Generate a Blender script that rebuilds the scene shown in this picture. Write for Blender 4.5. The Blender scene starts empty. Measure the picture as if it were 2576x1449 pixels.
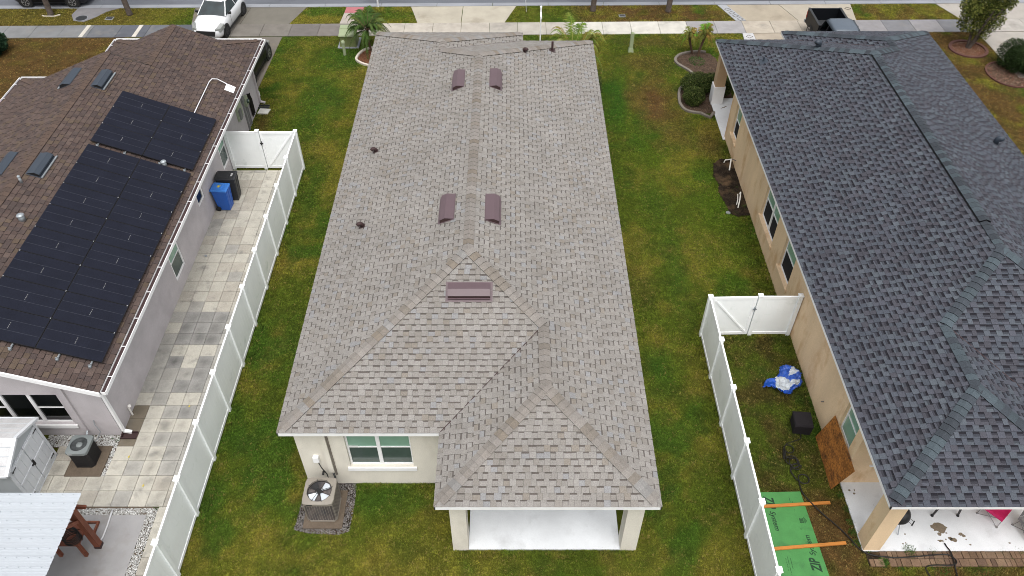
import bpy, math, random
import numpy as np
from mathutils import Vector, Matrix
R = math.radians
rnd = random.Random(7)
S = bpy.context.scene
COL = S.collection

# ------------------------------------------------------------------ camera
CAMH = 19.4
cd = bpy.data.cameras.new('camera'); cam = bpy.data.objects.new('camera', cd); COL.objects.link(cam)
cd.sensor_width = 36.0; cd.lens = 36.0 * 1982.0 / 2576.0
cd.shift_x = 0.0007
cam.location = (0, 0, CAMH); cam.rotation_euler = (R(90 - 45.2), 0, 0)
cd.clip_start = 0.1; cd.clip_end = 1500
S.camera = cam
# ------------------------------------------------------------------ sky, sun, exposure
SUN_EL, SUN_AZ = 68.0, 170.0            # azimuth from +Y towards +X
w = bpy.data.worlds.new('World'); S.world = w; w.use_nodes = True
nt = w.node_tree; nt.nodes.clear()
sky = nt.nodes.new('ShaderNodeTexSky'); sky.sky_type = 'NISHITA'; sky.sun_disc = False
sky.sun_elevation = R(SUN_EL); sky.sun_rotation = R(SUN_AZ); sky.dust_density = 6.0; sky.air_density = 1.0; sky.ozone_density = 1.0
hs = nt.nodes.new('ShaderNodeHueSaturation'); hs.inputs['Saturation'].default_value = 0.22
bg = nt.nodes.new('ShaderNodeBackground'); bg.inputs['Strength'].default_value = 0.15
wo = nt.nodes.new('ShaderNodeOutputWorld')
nt.links.new(sky.outputs[0], hs.inputs['Color']); nt.links.new(hs.outputs[0], bg.inputs['Color']); nt.links.new(bg.outputs[0], wo.inputs['Surface'])
sd = bpy.data.lights.new('sun', 'SUN'); sd.energy = 0.5; sd.angle = R(75); sd.color = (1.0, 0.965, 0.92)
sun = bpy.data.objects.new('sun', sd); COL.objects.link(sun)
sdir = Vector((math.sin(R(SUN_AZ)) * math.cos(R(SUN_EL)), math.cos(R(SUN_AZ)) * math.cos(R(SUN_EL)), math.sin(R(SUN_EL))))
sun.rotation_euler = sdir.to_track_quat('Z', 'Y').to_euler(); sun.location = (10, 10, 60)
S.view_settings.view_transform = 'Standard'; S.view_settings.look = 'None'
S.view_settings.exposure = 0.66; S.view_settings.gamma = 1.0; S.view_settings.use_curve_mapping = False

# ------------------------------------------------------------------ materials
def mat(name, col, rough=0.8, var=0.12, scale=6.0, fine=0.0, fscale=90.0, bump=0.0, bscale=80.0, spec=0.3, metal=0.0,
        tint=False, col2=None, blotch=None, stretch=None):
    m = bpy.data.materials.new(name); m.use_nodes = True
    t = m.node_tree; N = t.nodes; L = t.links
    b = N['Principled BSDF']; b.inputs['Roughness'].default_value = rough; b.inputs['Specular IOR Level'].default_value = spec
    b.inputs['Metallic'].default_value = metal
    g = N.new('ShaderNodeNewGeometry'); src = g.outputs['Position']
    if stretch:
        vm = N.new('ShaderNodeVectorMath'); vm.operation = 'MULTIPLY'; vm.inputs[1].default_value = stretch
        L.new(src, vm.inputs[0]); src = vm.outputs[0]
    def noise(sc, det=3.0, ro=0.55):
        n = N.new('ShaderNodeTexNoise'); n.inputs['Scale'].default_value = sc; n.inputs['Detail'].default_value = det
        n.inputs['Roughness'].default_value = ro; L.new(src, n.inputs['Vector']); return n.outputs['Fac']
    def ramp(fac, a, bb):
        r = N.new('ShaderNodeMapRange'); r.inputs['From Min'].default_value = 0.3; r.inputs['From Max'].default_value = 0.7
        r.inputs['To Min'].default_value = a; r.inputs['To Max'].default_value = bb; L.new(fac, r.inputs['Value']); return r.outputs[0]
    if tint:
        a = N.new('ShaderNodeAttribute'); a.attribute_name = 'tint'; base = a.outputs['Color']
    else:
        rgb = N.new('ShaderNodeRGB'); rgb.outputs[0].default_value = (*col, 1); base = rgb.outputs[0]
    if col2:
        mx = N.new('ShaderNodeMix'); mx.data_type = 'RGBA'; mx.inputs[7].default_value = (*col2, 1)
        L.new(base, mx.inputs[6]); L.new(ramp(noise(scale * 0.6, 5), 0, 1), mx.inputs[0]); base = mx.outputs[2]
    def mul(base, fac):
        v = N.new('ShaderNodeVectorMath'); v.operation = 'SCALE'; L.new(base, v.inputs[0]); L.new(fac, v.inputs['Scale']); return v.outputs[0]
    if var: base = mul(base, ramp(noise(scale), 1 - var, 1 + var))
    if fine: base = mul(base, ramp(noise(fscale, 2, 0.7), 1 - fine, 1 + fine))
    if blotch:
        sc, lo, hi, bc = blotch
        nz = noise(sc, 6, 0.62); r = N.new('ShaderNodeMapRange'); r.inputs['From Min'].default_value = lo; r.inputs['From Max'].default_value = hi
        L.new(nz, r.inputs['Value']); mx = N.new('ShaderNodeMix'); mx.data_type = 'RGBA'; mx.inputs[7].default_value = (*bc, 1)
        L.new(r.outputs[0], mx.inputs[0]); L.new(base, mx.inputs[6]); base = mx.outputs[2]
    L.new(base, b.inputs['Base Color'])
    if bump:
        bp = N.new('ShaderNodeBump'); bp.inputs['Strength'].default_value = bump; bp.inputs['Distance'].default_value = 0.01
        L.new(noise(bscale, 3, 0.6), bp.inputs['Height']); L.new(bp.outputs[0], b.inputs['Normal'])
    return m

M = {}
M['shingle'] = mat('shingle_granules', (.3,.3,.3), 0.95, 0.07, 0.9, 0.28, 55, 0.5, 120, 0.15, tint=True)
M['deck'] = mat('roof_deck', (.10,.09,.085), 0.95)
M['white'] = mat('white_paint', (.80,.80,.80), 0.5, 0.05, 3)
M['vinyl'] = mat('white_vinyl', (.86,.89,.885), 0.42, 0.04, 1.2, spec=.4, blotch=(1.6,.60,.80,(.62,.68,.64)))
M['vinylcap'] = mat('vinyl_cap', (.86,.88,.88), 0.4, 0.03, 3)
M['cream'] = mat('cream_stucco', (.66,.625,.545), 0.9, 0.06, 2.5, 0.07, 40, 0.3, 90, blotch=(1.3,.56,.85,(.52,.48,.40)), stretch=(1,1,.5))
M['tan'] = mat('tan_stucco', (.70,.525,.34), 0.9, 0.08, 1.2, 0.07, 40, 0.3, 90, blotch=(1.5,.52,.72,(.50,.30,.15)), stretch=(1,1,.45))
M['tandark'] = mat('tan_column_stucco', (.44,.31,.19), 0.9, 0.06, 2, 0.07, 40)
M['lilac'] = mat('grey_stucco', (.47,.44,.45), 0.9, 0.07, 1.8, 0.08, 40, 0.3, 90, blotch=(1.1,.55,.85,(.39,.355,.365)))
M['conc'] = mat('concrete', (.36,.35,.33), 0.85, 0.12, 2.0, 0.1, 60, 0.2, 90, tint=True, blotch=(1.1,.55,.82,(.19,.175,.155)))
M['drive'] = mat('driveway_concrete', (.36,.35,.33), 0.8, 0.10, 1.2, 0.1, 50, 0.2, 90, tint=True, blotch=(.7,.56,.8,(.20,.165,.12)))
M['paver'] = mat('paver_concrete', (.5,.48,.42), 0.88, 0.08, 3.0, 0.16, 45, 0.25, 90, tint=True, blotch=(2.6,.54,.86,(.14,.14,.135)))
M['paintslab'] = mat('white_painted_slab', (.66,.68,.70), 0.6, 0.07, 1.4, 0.06, 60, blotch=(1.6,.55,.85,(.45,.46,.47)))
M['asphalt'] = mat('asphalt', (.112,.12,.136), 0.7, 0.10, 1.0, 0.2, 70, 0.3, 120, blotch=(.35,.47,.62,(.075,.08,.09)), stretch=(.5,1,1))
M['gutterc'] = mat('gutter_concrete', (.235,.245,.265), 0.8, 0.10, 2.0, 0.1, 60, stretch=(.3,1,1))
M['ground'] = mat('lawn_soil', (.06,.08,.02), 1.0, 0.12, 4.0, 0.45, 34, 0.8, 60, 0.05, tint=True)
M['grass'] = mat('grass_blades', (.06,.08,.02), 0.8, 0.10, 3.0, 0.25, 12, 0.0, 60, 0.15, tint=True)
M['soil'] = mat('dark_soil', (.022,.016,.011), 1.0, 0.5, 3.0, 0.6, 24, 1.0, 20, 0.1, blotch=(1.6,.50,.68,(.095,.062,.035)))
M['mulch'] = mat('mulch', (.12,.055,.03), 1.0, 0.3, 5.0, 0.5, 40, 1.0, 30, 0.1)
M['mulch2'] = mat('brown_mulch', (.075,.05,.035), 1.0, 0.3, 4.0, 0.5, 40, 1.0, 30, 0.1)
M['pebble'] = mat('pebbles', (.5,.5,.5), 0.8, 0, tint=True)
M['leaf'] = mat('leaves', (.04,.08,.02), 0.75, 0.15, 3, tint=True, spec=.08)
M['bark'] = mat('bark', (.07,.055,.045), 0.95, 0.3, 8, 0.3, 40, 0.8, 30)
M['palmbark'] = mat('palm_bark', (.075,.045,.028), 0.95, 0.3, 14, 0.3, 40, 0.8, 30)
M['ventmauve'] = mat('mauve_vent_metal', (.100,.066,.074), 0.45, 0.04, 3, 0.03, 30, spec=.5)
M['ventdark'] = mat('dark_brown_and_vent_shadow', (.045,.025,.025), 0.6)  # dark brown finish; the same tone paints the shade inside vent mouths
M['ventgrey'] = mat('charcoal_vent_metal', (.035,.045,.060), 0.5, 0.04, 3, spec=.35)
M['black'] = mat('black_plastic', (.012,.012,.013), 0.45, 0.1, 6, spec=.5)
M['dark'] = mat('dark_rubber', (.02,.02,.02), 0.8)
M['galv'] = mat('galvanised_metal', (.33,.36,.38), 0.4, 0.08, 8, metal=.5)
M['solar'] = mat('solar_cells', (.011,.0125,.021), 0.6, 0.10, 2, 0.3, 60, spec=.10)
M['solarf'] = mat('solar_frame', (.012,.012,.014), 0.5)
M['cellline'] = mat('solar_cell_line', (.05,.055,.07), 0.5)
M['label'] = mat('white_marking', (.36,.36,.36), 0.7)
M['glassdark'] = mat('dark_window_glass', (.012,.015,.017), 0.08, 0.3, 2, spec=.8)
M['glassblack'] = mat('black_window_glass', (.004,.005,.005), 0.07, 0.0, spec=.5)
M['glassgreen'] = mat('green_sky_reflect_glass', (.21,.36,.275), 0.12, 0.06, 2.5, spec=.7)  # greenish glass, with sky reflected in the top sashes put into the colour
M['glassmid'] = mat('screened_window_glass', (.055,.082,.073), 0.18, 0.12, 3, spec=.6)
M['screen'] = mat('black_window_screen', (.014,.014,.017), 0.9)
M['acbeige'] = mat('beige_ac_metal', (.235,.212,.18), 0.5, 0.07, 5, spec=.4)
M['acfin'] = mat('ac_fins', (.15,.125,.115), 0.6, 0.3, 8, stretch=(1,1,.5), col2=(.05,.05,.055))
M['acgrey'] = mat('grey_ac_metal', (.17,.19,.19), 0.45, 0.05, 5)
M['acblack'] = mat('black_ac_louvres', (.02,.018,.018), 0.6, 0.2, 20)
M['fan'] = mat('fan_blade', (.62,.67,.72), 0.5, 0.08, 5, metal=.2)
M['steel'] = mat('corrugated_steel', (.42,.45,.48), 0.45, 0.06, 1.5, 0.04, 20, metal=.15, blotch=(2,.6,.85,(.33,.36,.38)), stretch=(.25,2,1))
M['redwood'] = mat('stained_redwood', (.17,.055,.03), 0.6, 0.25, 3, 0.2, 30, stretch=(1,1,.2))
M['shedw'] = mat('white_shed_resin', (.60,.625,.65), 0.55, 0.05, 2)
M['shedg'] = mat('grey_shed_resin', (.42,.45,.47), 0.6, 0.05, 2)
M['shedroof'] = mat('grey_shed_roof', (.50,.50,.505), 0.7, 0.10, 3, 0.08, 30)
M['blue'] = mat('blue_bin_plastic', (.018,.10,.42), 0.4, 0.08, 4, spec=.5)
M['bluelid'] = mat('blue_lid_plastic', (.045,.20,.60), 0.45, 0.08, 4, spec=.5)
M['blackbin'] = mat('black_bin_plastic', (.022,.023,.026), 0.5, 0.15, 6, spec=.5)
M['yellow'] = mat('yellow_sticker', (.55,.45,.06), 0.6)
M['tarpb'] = mat('blue_tarp', (.015,.075,.38), 0.32, 0.25, 7, spec=.6, bump=.6, bscale=25)
M['tarps'] = mat('silver_tarp', (.42,.46,.50), 0.3, 0.2, 9, spec=.7, bump=.8, bscale=25)
M['osb'] = mat('osb', (.27,.105,.022), 0.85, 0.3, 3, 0.65, 26, stretch=(2.2,.6,1.2), blotch=(4.5,.50,.72,(.06,.025,.010)))
M['lumber'] = mat('wet_lumber', (.40,.155,.03), 0.7, 0.15, 4, 0.12, 40, stretch=(.3,2,1), blotch=(2.2,.52,.8,(.30,.10,.03)))
M['zip'] = mat('green_sheathing', (.055,.20,.055), 0.5, 0.10, 2.5, 0.05, 40, blotch=(3,.56,.8,(.035,.12,.04)))
M['ink'] = mat('printed_ink', (.010,.035,.015), 0.7, 0.2, 8)
M['brick'] = mat('brown_pavers', (.2,.13,.08), 0.9, 0.15, 6, 0.25, 50, 0.4, 60, tint=True)
M['curb'] = mat('landscape_kerb', (.165,.145,.122), 0.9, 0.12, 4, 0.1, 50)
M['curbw'] = mat('pale_kerb', (.52,.47,.40), 0.9, 0.1, 4)
M['bricked'] = mat('red_edging', (.10,.045,.035), 0.9, 0.2, 9)
M['carw'] = mat('white_car_paint', (.60,.61,.62), 0.15, 0, spec=.7)
M['carb'] = mat('black_car_paint', (.006,.007,.009), 0.3, 0, spec=.4)
M['truckp'] = mat('dark_truck_paint', (.007,.008,.010), 0.4, 0, spec=.12)
M['truckroof'] = mat('wet_truck_roof_reflection', (.085,.105,.13), 0.4, 0.06, 4, spec=.4)  # dark wet roof; its sky reflection is put into the base colour as grey
M['carglass'] = mat('car_glass', (.012,.022,.024), 0.06, 0.5, 3, spec=.9)
M['alloy'] = mat('alloy_rim', (.35,.35,.36), 0.3, metal=.6)
M['lamp'] = mat('headlamp', (.22,.23,.22), 0.15, spec=.8)
M['redlamp'] = mat('tail_lamp', (.3,.02,.02), 0.2)
M['green'] = mat('utility_green', (.16,.185,.075), 0.5, 0.08, 3, spec=.4, blotch=(1.6,.5,.8,(.10,.13,.045)))
M['palegreen'] = mat('pale_green_plastic', (.27,.315,.19), 0.5, 0.06, 4)
M['redpaint'] = mat('faded_red_paint', (.34,.12,.13), 0.8, 0.1, 4)
M['pvc'] = mat('white_pvc', (.72,.70,.66), 0.4, 0.04, 4)
M['cover'] = mat('iron_cover', (.03,.032,.035), 0.6, 0.2, 12)
M['pink'] = mat('pink_fabric', (.55,.02,.12), 0.8, 0.1, 10)
M['mat'] = mat('brown_pad', (.11,.085,.062), 0.9, 0.12, 6, 0.2, 50)
M['stain'] = mat('bare_concrete_patch', (.17,.135,.095), 0.95, 0.12, 8, 0.2, 60)
M['hose'] = mat('black_hose', (.012,.011,.010), 0.5, 0.1, 10)
M['wirewhite'] = mat('white_conduit', (.62,.62,.64), 0.4, 0.05, 5)
M['meterg'] = mat('meter_grey', (.20,.20,.20), 0.5, 0.15, 6)
M['meterc'] = mat('meter_green', (.32,.36,.26), 0.5, 0.15, 6)
M['seam'] = mat('dark_joint', (.07,.055,.045), 0.95)
M['fabricblack'] = mat('black_fabric', (.012,.010,.012), 0.9, 0.2, 20, 0.2, 60)

# ------------------------------------------------------------------ mesh helpers
class MB:
    def __init__(s, T=None): s.v = []; s.f = []; s.c = []; s.T = T; s.cur = 0; s.mi = []
    def add(s, vs, fs, col=None):
        o = len(s.v)
        for p in vs: s.v.append(tuple(s.T(p)) if s.T else tuple(p))
        for f in fs: s.f.append(tuple(o + i for i in f)); s.c.append(col); s.mi.append(s.cur)
    def box(s, x0, x1, y0, y1, z0, z1, col=None):
        s.add([(x0,y0,z0),(x1,y0,z0),(x1,y1,z0),(x0,y1,z0),(x0,y0,z1),(x1,y0,z1),(x1,y1,z1),(x0,y1,z1)],
              [(3,2,1,0),(4,5,6,7),(0,1,5,4),(1,2,6,5),(2,3,7,6),(3,0,4,7)], col)
    def hexa(s, b, t, col=None):
        s.add(list(b) + list(t), [(3,2,1,0),(4,5,6,7),(0,1,5,4),(1,2,6,5),(2,3,7,6),(3,0,4,7)], col)
    def prism(s, poly, z0, z1, col=None):
        n = len(poly)
        s.add([(p[0],p[1],z0) for p in poly] + [(p[0],p[1],z1) for p in poly],
              [tuple(range(n-1,-1,-1)), tuple(range(n,2*n))] + [(i,(i+1)%n,n+(i+1)%n,n+i) for i in range(n)], col)
    def bar(s, a, b, wx, wy=None, up=(0,0,1), col=None):
        a = Vector(a); b = Vector(b); d = (b-a).normalized(); wy = wy or wx
        u = Vector(up)
        if abs(d.dot(u)) > .95: u = Vector((0,1,0))
        x = d.cross(u).normalized() * wx/2; y = x.cross(d).normalized() * wy/2
        s.hexa([a-x-y, a+x-y, a+x+y, a-x+y], [b-x-y, b+x-y, b+x+y, b-x+y], col)
    def tube(s, pts, r, n=6, col=None, close=True):
        pts = [Vector(p) for p in pts]; rings = []; rr = r if isinstance(r, (list, tuple)) else [r]*len(pts)
        prev = None; vs = []; fs = []
        for i, p in enumerate(pts):
            d = (pts[min(i+1,len(pts)-1)] - pts[max(i-1,0)]).normalized()
            if prev is None:
                u = Vector((0,0,1)) if abs(d.z) < .9 else Vector((1,0,0)); x = d.cross(u).normalized()
            else: x = (prev - d*prev.dot(d)).normalized()
            prev = x; y = d.cross(x)
            for k in range(n):
                a = 2*math.pi*k/n; vs.append(p + x*math.cos(a)*rr[i] + y*math.sin(a)*rr[i])
        for i in range(len(pts)-1):
            for k in range(n): fs.append((i*n+k, i*n+(k+1)%n, (i+1)*n+(k+1)%n, (i+1)*n+k))
        fs.append(tuple(range(n-1,-1,-1))); fs.append(tuple(range((len(pts)-1)*n, len(pts)*n)))
        s.add(vs, fs, col)
    def lathe(s, prof, c=(0,0,0), n=16, col=None):
        vs = []; fs = []
        for (r, z) in prof:
            for k in range(n):
                a = 2*math.pi*k/n; vs.append((c[0]+r*math.cos(a), c[1]+r*math.sin(a), c[2]+z))
        for i in range(len(prof)-1):
            for k in range(n): fs.append((i*n+k, i*n+(k+1)%n, (i+1)*n+(k+1)%n, (i+1)*n+k))
        s.add(vs, fs, col)
    def cyl(s, c, r, z0, z1, n=16, col=None):
        s.lathe([(0.0005, z0), (r, z0), (r, z1), (0.0005, z1)], (c[0], c[1], 0), n, col)
    def build(s, name, m, parent=None, smooth=False, local=False):
        me = bpy.data.meshes.new(name); vs = s.v
        if parent is not None and not local:
            l = PL[parent.name]; vs = [(x-l[0], y-l[1], z-l[2]) for x, y, z in vs]
        me.from_pydata(vs, [], s.f)
        if isinstance(m, (list, tuple)):
            for q in m: me.materials.append(q)
            me.polygons.foreach_set('material_index', s.mi)
        elif m: me.materials.append(m)
        if any(c is not None for c in s.c):
            ca = me.color_attributes.new('tint', 'FLOAT_COLOR', 'CORNER'); arr = []
            for f, c in zip(s.f, s.c):
                c = c or (.3,.3,.3)
                if isinstance(c, list):
                    for q in c: arr += [q[0], q[1], q[2], 1.0]
                else: arr += [c[0], c[1], c[2], 1.0] * len(f)
            ca.data.foreach_set('color', arr)
        if smooth: me.polygons.foreach_set('use_smooth', [True]*len(me.polygons))
        o = bpy.data.objects.new(name, me); COL.objects.link(o)
        if parent is not None: o.parent = parent
        PL[o.name] = PL[parent.name] if parent is not None else (0,0,0)
        return o
PL = {}
def tag(o, label=None, cat=None, group=None, kind=None):
    if label: o['label'] = label
    if cat: o['category'] = cat
    if group: o['group'] = group
    if kind: o['kind'] = kind
    return o
def empty(name, loc=(0,0,0), label=None, cat=None, group=None, kind=None, rz=0):
    o = bpy.data.objects.new(name, None); COL.objects.link(o); o.location = loc; o.rotation_euler = (0,0,rz)
    o.empty_display_size = .1; PL[o.name] = tuple(loc)
    return tag(o, label, cat, group, kind)
def copy_tree(o, parent=None):
    c = o.copy(); COL.objects.link(c)
    if parent is not None: c.parent = parent
    for ch in list(o.children): copy_tree(ch, c)
    return c
def B(x0,x1,y0,y1,z0,z1,name,m,parent=None):
    b = MB(); b.box(x0,x1,y0,y1,z0,z1); return b.build(name, m, parent)
# smooth value noise (numpy)
NG = np.random.RandomState(3).rand(256,256)
def vnoise(x, y):
    xi = np.floor(x).astype(int); yi = np.floor(y).astype(int); fx = x-xi; fy = y-yi
    fx = fx*fx*(3-2*fx); fy = fy*fy*(3-2*fy)
    a = NG[xi%256, yi%256]; b = NG[(xi+1)%256, yi%256]; c = NG[xi%256,(yi+1)%256]; d = NG[(xi+1)%256,(yi+1)%256]
    return (a*(1-fx)+b*fx)*(1-fy)+(c*(1-fx)+d*fx)*fy
def fbm(x, y, o=4):
    s = 0; a = .5
    for i in range(o): s = s + a*vnoise(x+i*17.3, y+i*9.1); x = x*2.03; y = y*2.03; a *= .5
    return s/(1-.5**o)
def inpoly(px, py, poly):
    r = np.zeros(px.shape, bool); n = len(poly)
    for i in range(n):
        x0,y0 = poly[i]; x1,y1 = poly[(i+1)%n]
        if y0 == y1: continue
        c = ((y0 > py) != (y1 > py)) & (px < (x1-x0)*(py-y0)/(y1-y0)+x0); r ^= c
    return r
def np_mesh(name, V, F, m, tints=None, parent=None, domain='POINT'):
    """V (n,3), F (k,s) fixed-size faces, tints (n,3) per point"""
    me = bpy.data.meshes.new(name); n = len(V); k, s = F.shape
    me.vertices.add(n); me.vertices.foreach_set('co', V.astype(np.float32).ravel())
    me.loops.add(k*s); me.loops.foreach_set('vertex_index', F.astype(np.int32).ravel())
    me.polygons.add(k); me.polygons.foreach_set('loop_start', (np.arange(k)*s).astype(np.int32))
    if tints is not None:
        ca = me.color_attributes.new('tint', 'FLOAT_COLOR', 'POINT')
        ca.data.foreach_set('color', np.concatenate([tints, np.ones((n,1))], 1).astype(np.float32).ravel())
    me.materials.append(m); me.update(calc_edges=True)
    o = bpy.data.objects.new(name, me); COL.objects.link(o)
    if parent is not None: o.parent = parent; me.transform(Matrix.Translation(-Vector(PL[parent.name])))
    PL[o.name] = PL[parent.name] if parent is not None else (0,0,0)
    return o

# ------------------------------------------------------------------ street geometry (the street runs slightly askew)
def yn(x): return 37.42 + .0135*x      # near edge of the sidewalk
def yf(x): return 38.72 + .0145*x      # far edge
def yg(x): return 40.64 + .0125*x      # grass / gutter line

HARD = []        # polygons where no grass grows
HARD += [[(-60,yn(-60)),(60,yn(60)),(60,yf(60)),(-60,yf(-60))], [(-60,yg(-60)),(60,yg(60)),(60,70),(-60,70)]]
HARD += [[(-5.62,11.6),(3.24,11.6),(3.24,9.62),(3.24,31.2),(.3,31.2),(.3,31.9),(-5.62,31.9)], [(-1.51,9.62),(3.24,9.62),(3.24,12),(-1.51,12)]]
HARD += [[(-19.1,13.2),(-11.33,13.2),(-11.33,31.2),(-16.9,31.2),(-16.9,28),(-19.1,28)]]
HARD += [[(-14.6,0),(-8.42,0),(-8.42,26.12),(-14.6,26.12)]]
HARD += [[(9.12,9.58),(18,9.58),(18,31.3),(9.02,31.3),(9.02,28.15),(9.12,28.15)], [(9.18,9.16),(14.5,9.16),(14.5,9.6),(9.18,9.6)]]
DRV_L = [(-16.6,31.2),(-11.75,31.2),(-11.62,37.1),(-11.55,38.5),(-10.95,40.6),(-16.9,40.5),(-16.6,38.5)]
DRV_C = [(-4.9,31.9),(-.45,31.9),(-.36,38.6),(.28,40.65),(-5.4,40.6),(-4.88,38.6)]
DRV_R = [(12.36,32),(17.9,32),(18.05,39.0),(18.3,40.87),(11.1,40.8),(11.72,38.9),(11.85,37.5),(11.75,36.9),(12.1,35)]
DRV_RR = [(23.95,33.2),(30,33.2),(30,41),(22.9,40.95),(23.56,39.0),(23.8,37.7)]
WALK_C = [(-8.95,38.5),(-8.0,38.5),(-7.85,40.55),(-8.9,40.5)]
HARD += [DRV_L, DRV_C, DRV_R, DRV_RR, WALK_C]
BED_C = [(-7.55,35.0),(-7.35,35.7),(-6.97,36.0),(-6.2,36.1),(-5.3,35.9),(-5.0,35.0),(-5.4,34.4),(-6.3,34.2),(-6.95,34.35),(-7.38,34.65)]
BED_R = [(9.0,30.2),(8.41,30.17),(7.87,30.35),(7.66,30.7),(7.62,31.2),(7.8,32.2),(8.45,33.0),(8.62,33.4),(8.5,33.8),(8.22,34.2),(8.0,34.55),(8.0,34.98),(8.36,35.43),(9.15,35.68),(9.75,35.5),(9.98,35.06),(10.05,34.2),(10.1,32),(10.1,31.35),(9.02,31.35)]
BED_T = [(22.66+.86*math.cos(a*math.pi/12), 35.95+.82*math.sin(a*math.pi/12)) for a in range(24)]
BED_B = [(23.6+1.0*math.cos(a*math.pi/12), 33.5+1.15*math.sin(a*math.pi/12)) for a in range(24)]
HOLE = [(8.28,26.4),(8.6,26.72),(9.12,26.72),(9.12,23.1),(8.6,23.05),(8.36,23.2),(8.27,23.86),(8.14,24.57),(8.25,25.0),(8.13,25.6)]
ACG = [(-5.78,10.2),(-5.4,10.1),(-4.6,10.05),(-4.3,10.15),(-4.27,11.0),(-4.3,11.6),(-5.6,11.6),(-5.72,11.0)]
HARD += [BED_C, BED_R, BED_T, BED_B, HOLE, ACG]
HARD += [[(-8.62,36.05),(-7.55,36.05),(-7.55,37.15),(-8.62,37.15)], [(-23.25,39.6),(-22.9,38.95),(-22.3,38.82),(-21.9,39.3),(-21.5,40.0),(-20.9,40.45),(-23.2,40.45)]]

def sstep(a, b, x): t = np.clip((x-a)/(b-a), 0, 1); return t*t*(3-2*t)
def blob(x, y, cx, cy, rx, ry): return np.clip(1.25 - np.sqrt(((x-cx)/rx)**2 + ((y-cy)/ry)**2) + (fbm(x*1.3, y*1.3)-.5)*1.1, 0, 1)
GR, LU, OL, BR, DK = [np.array(c) for c in ((.088,.122,.014),(.036,.110,.013),(.195,.180,.028),(.135,.080,.030),(.036,.055,.012))]
def lawn_tint(x, y):
    n1 = fbm(x*.55+3, y*.55+7, 4); n2 = fbm(x*1.7+30, y*1.7, 4); n3 = fbm(x*6, y*6+50, 3)
    dry = np.clip((n1*.6+n2*.4-.5)*3.4+.33, 0, 1)          # olive share
    br = np.clip((n2*.6+n3*.4-.60)*4, 0, 1)*.45
    lu = np.clip((fbm(x*.9+90, y*.9+11, 3)-.56)*6, 0, 1)*.7
    # the verge and the front lawns
    verge = sstep(38.2, 38.6, y)
    left = sstep(-16.5, -18.5, x)*sstep(27, 29, y)
    br = np.maximum(br, left*np.clip(sstep(-18.6,-20.8,x)*1.0 + (n2-.48)*1.2, 0, 1)*.97*(1-verge*.5)); dry = np.maximum(dry, left*.7); lu = lu*(1-left)
    dry = np.where((verge>.5)&(x>-12)&(x<-8.5), np.maximum(dry,.9), dry)
    vb = verge*(sstep(2.6,4.2,x)*(x<11.2)); br = np.maximum(br, vb*np.clip(.55+(n2-.5)*3, 0, .95)); dry = np.maximum(dry, vb*.7)
    vr = (verge*(x>11.2)); dry = np.maximum(dry, vr*.8); br = np.maximum(br, vr*np.clip(.25+(n2-.5)*3,0,.7))
    rl = sstep(18.3,19,x)*sstep(24,29,y)*(y<38); br = np.maximum(br, rl*np.clip(.75+(n2-.5)*3,0,.95)); dry = np.maximum(dry, rl*.8)
    b2 = np.maximum.reduce([blob(x,y,6.5,31.0,1.05,2.9)*1.0, blob(x,y,6.7,34.6,1.3,1.1)*.55, blob(x,y,7.2,28.5,.9,1.2)*.5, blob(x,y,-10.9,29.3,.45,1.3)*.8,
                            blob(x,y,7.0,36.6,1.8,.6)*.5, blob(x,y,4.5,19.5,.6,1.2)*.25, blob(x,y,8.4,28.0,.7,1.2)*.6, blob(x,y,8.4,18.5,.5,1.0)*.3]); br = np.maximum(br, b2)
    l2 = np.maximum.reduce([blob(x,y,4.7,31.5,.9,2.8), blob(x,y,4.6,15.6,.7,1.3)*.9, blob(x,y,5.6,24,.6,2)*.4, blob(x,y,-8.7,30.5,.9,2.6)*.8, blob(x,y,-8.0,35.2,1.3,1.2)*.8,
                            blob(x,y,-7.9,24.5,.5,2.5)*.6, blob(x,y,5.8,20,.5,2.5)*.6, blob(x,y,-6.4,39.6,1.4,.8)*.8, blob(x,y,1.8,39.4,1.4,.7)*.4, blob(x,y,2.6,36.9,1.0,.5), blob(x,y,-3.6,11.2,1.2,.6)*.7])
    # right yard and the bare strip by the boards
    yard = ((x>6.2)&(x<9.2)&(y<17)).astype(float)
    br = np.maximum(br, yard*np.clip((n2-.47)*3.6, 0, .8)); dry = dry*(1-yard*.55)
    bare = np.clip(blob(x,y,8.45,10.0,.8,1.6)*1.6,0,1)*(y<11.45); br = np.maximum(br, bare*.97); l2 = l2*(1-bare); yard = yard*(1-bare)
    bare2 = ((y<9.15)&(x>7.6)).astype(float); br = np.maximum(br, bare2*np.clip(.2+(n2-.4)*3,0,.95))
    lu = np.maximum(lu, l2)*(1-b2)
    fresh = np.maximum.reduce([blob(x,y,7.9,24.3,1.0,2.4), blob(x,y,7.6,20.5,1.0,2.0)*.7, blob(x,y,5.9,27.6,.8,1.8)*.6])[...,None]
    d = dry[...,None]*(1-lu[...,None]*.85)
    c = GR*(1-d)+OL*d
    c = c*(1-lu[...,None]*.8)+LU*lu[...,None]*.8
    c = c*(1-fresh*.7)+np.array((.085,.145,.012))*fresh*.7
    c = c*(1-br[...,None])+BR*br[...,None]*(1-yard[...,None]*.45)
    dk = np.clip((fbm(x*2.3+7, y*2.3+70, 4)-.52)*4, 0, 1)*.35 + yard*.25
    c = c*(1-dk[...,None])+DK*dk[...,None]
    n4 = fbm(x*13, y*13+5, 2)
    return c*(.8+.4*n3[...,None])*(.68+.64*n4[...,None])

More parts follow.
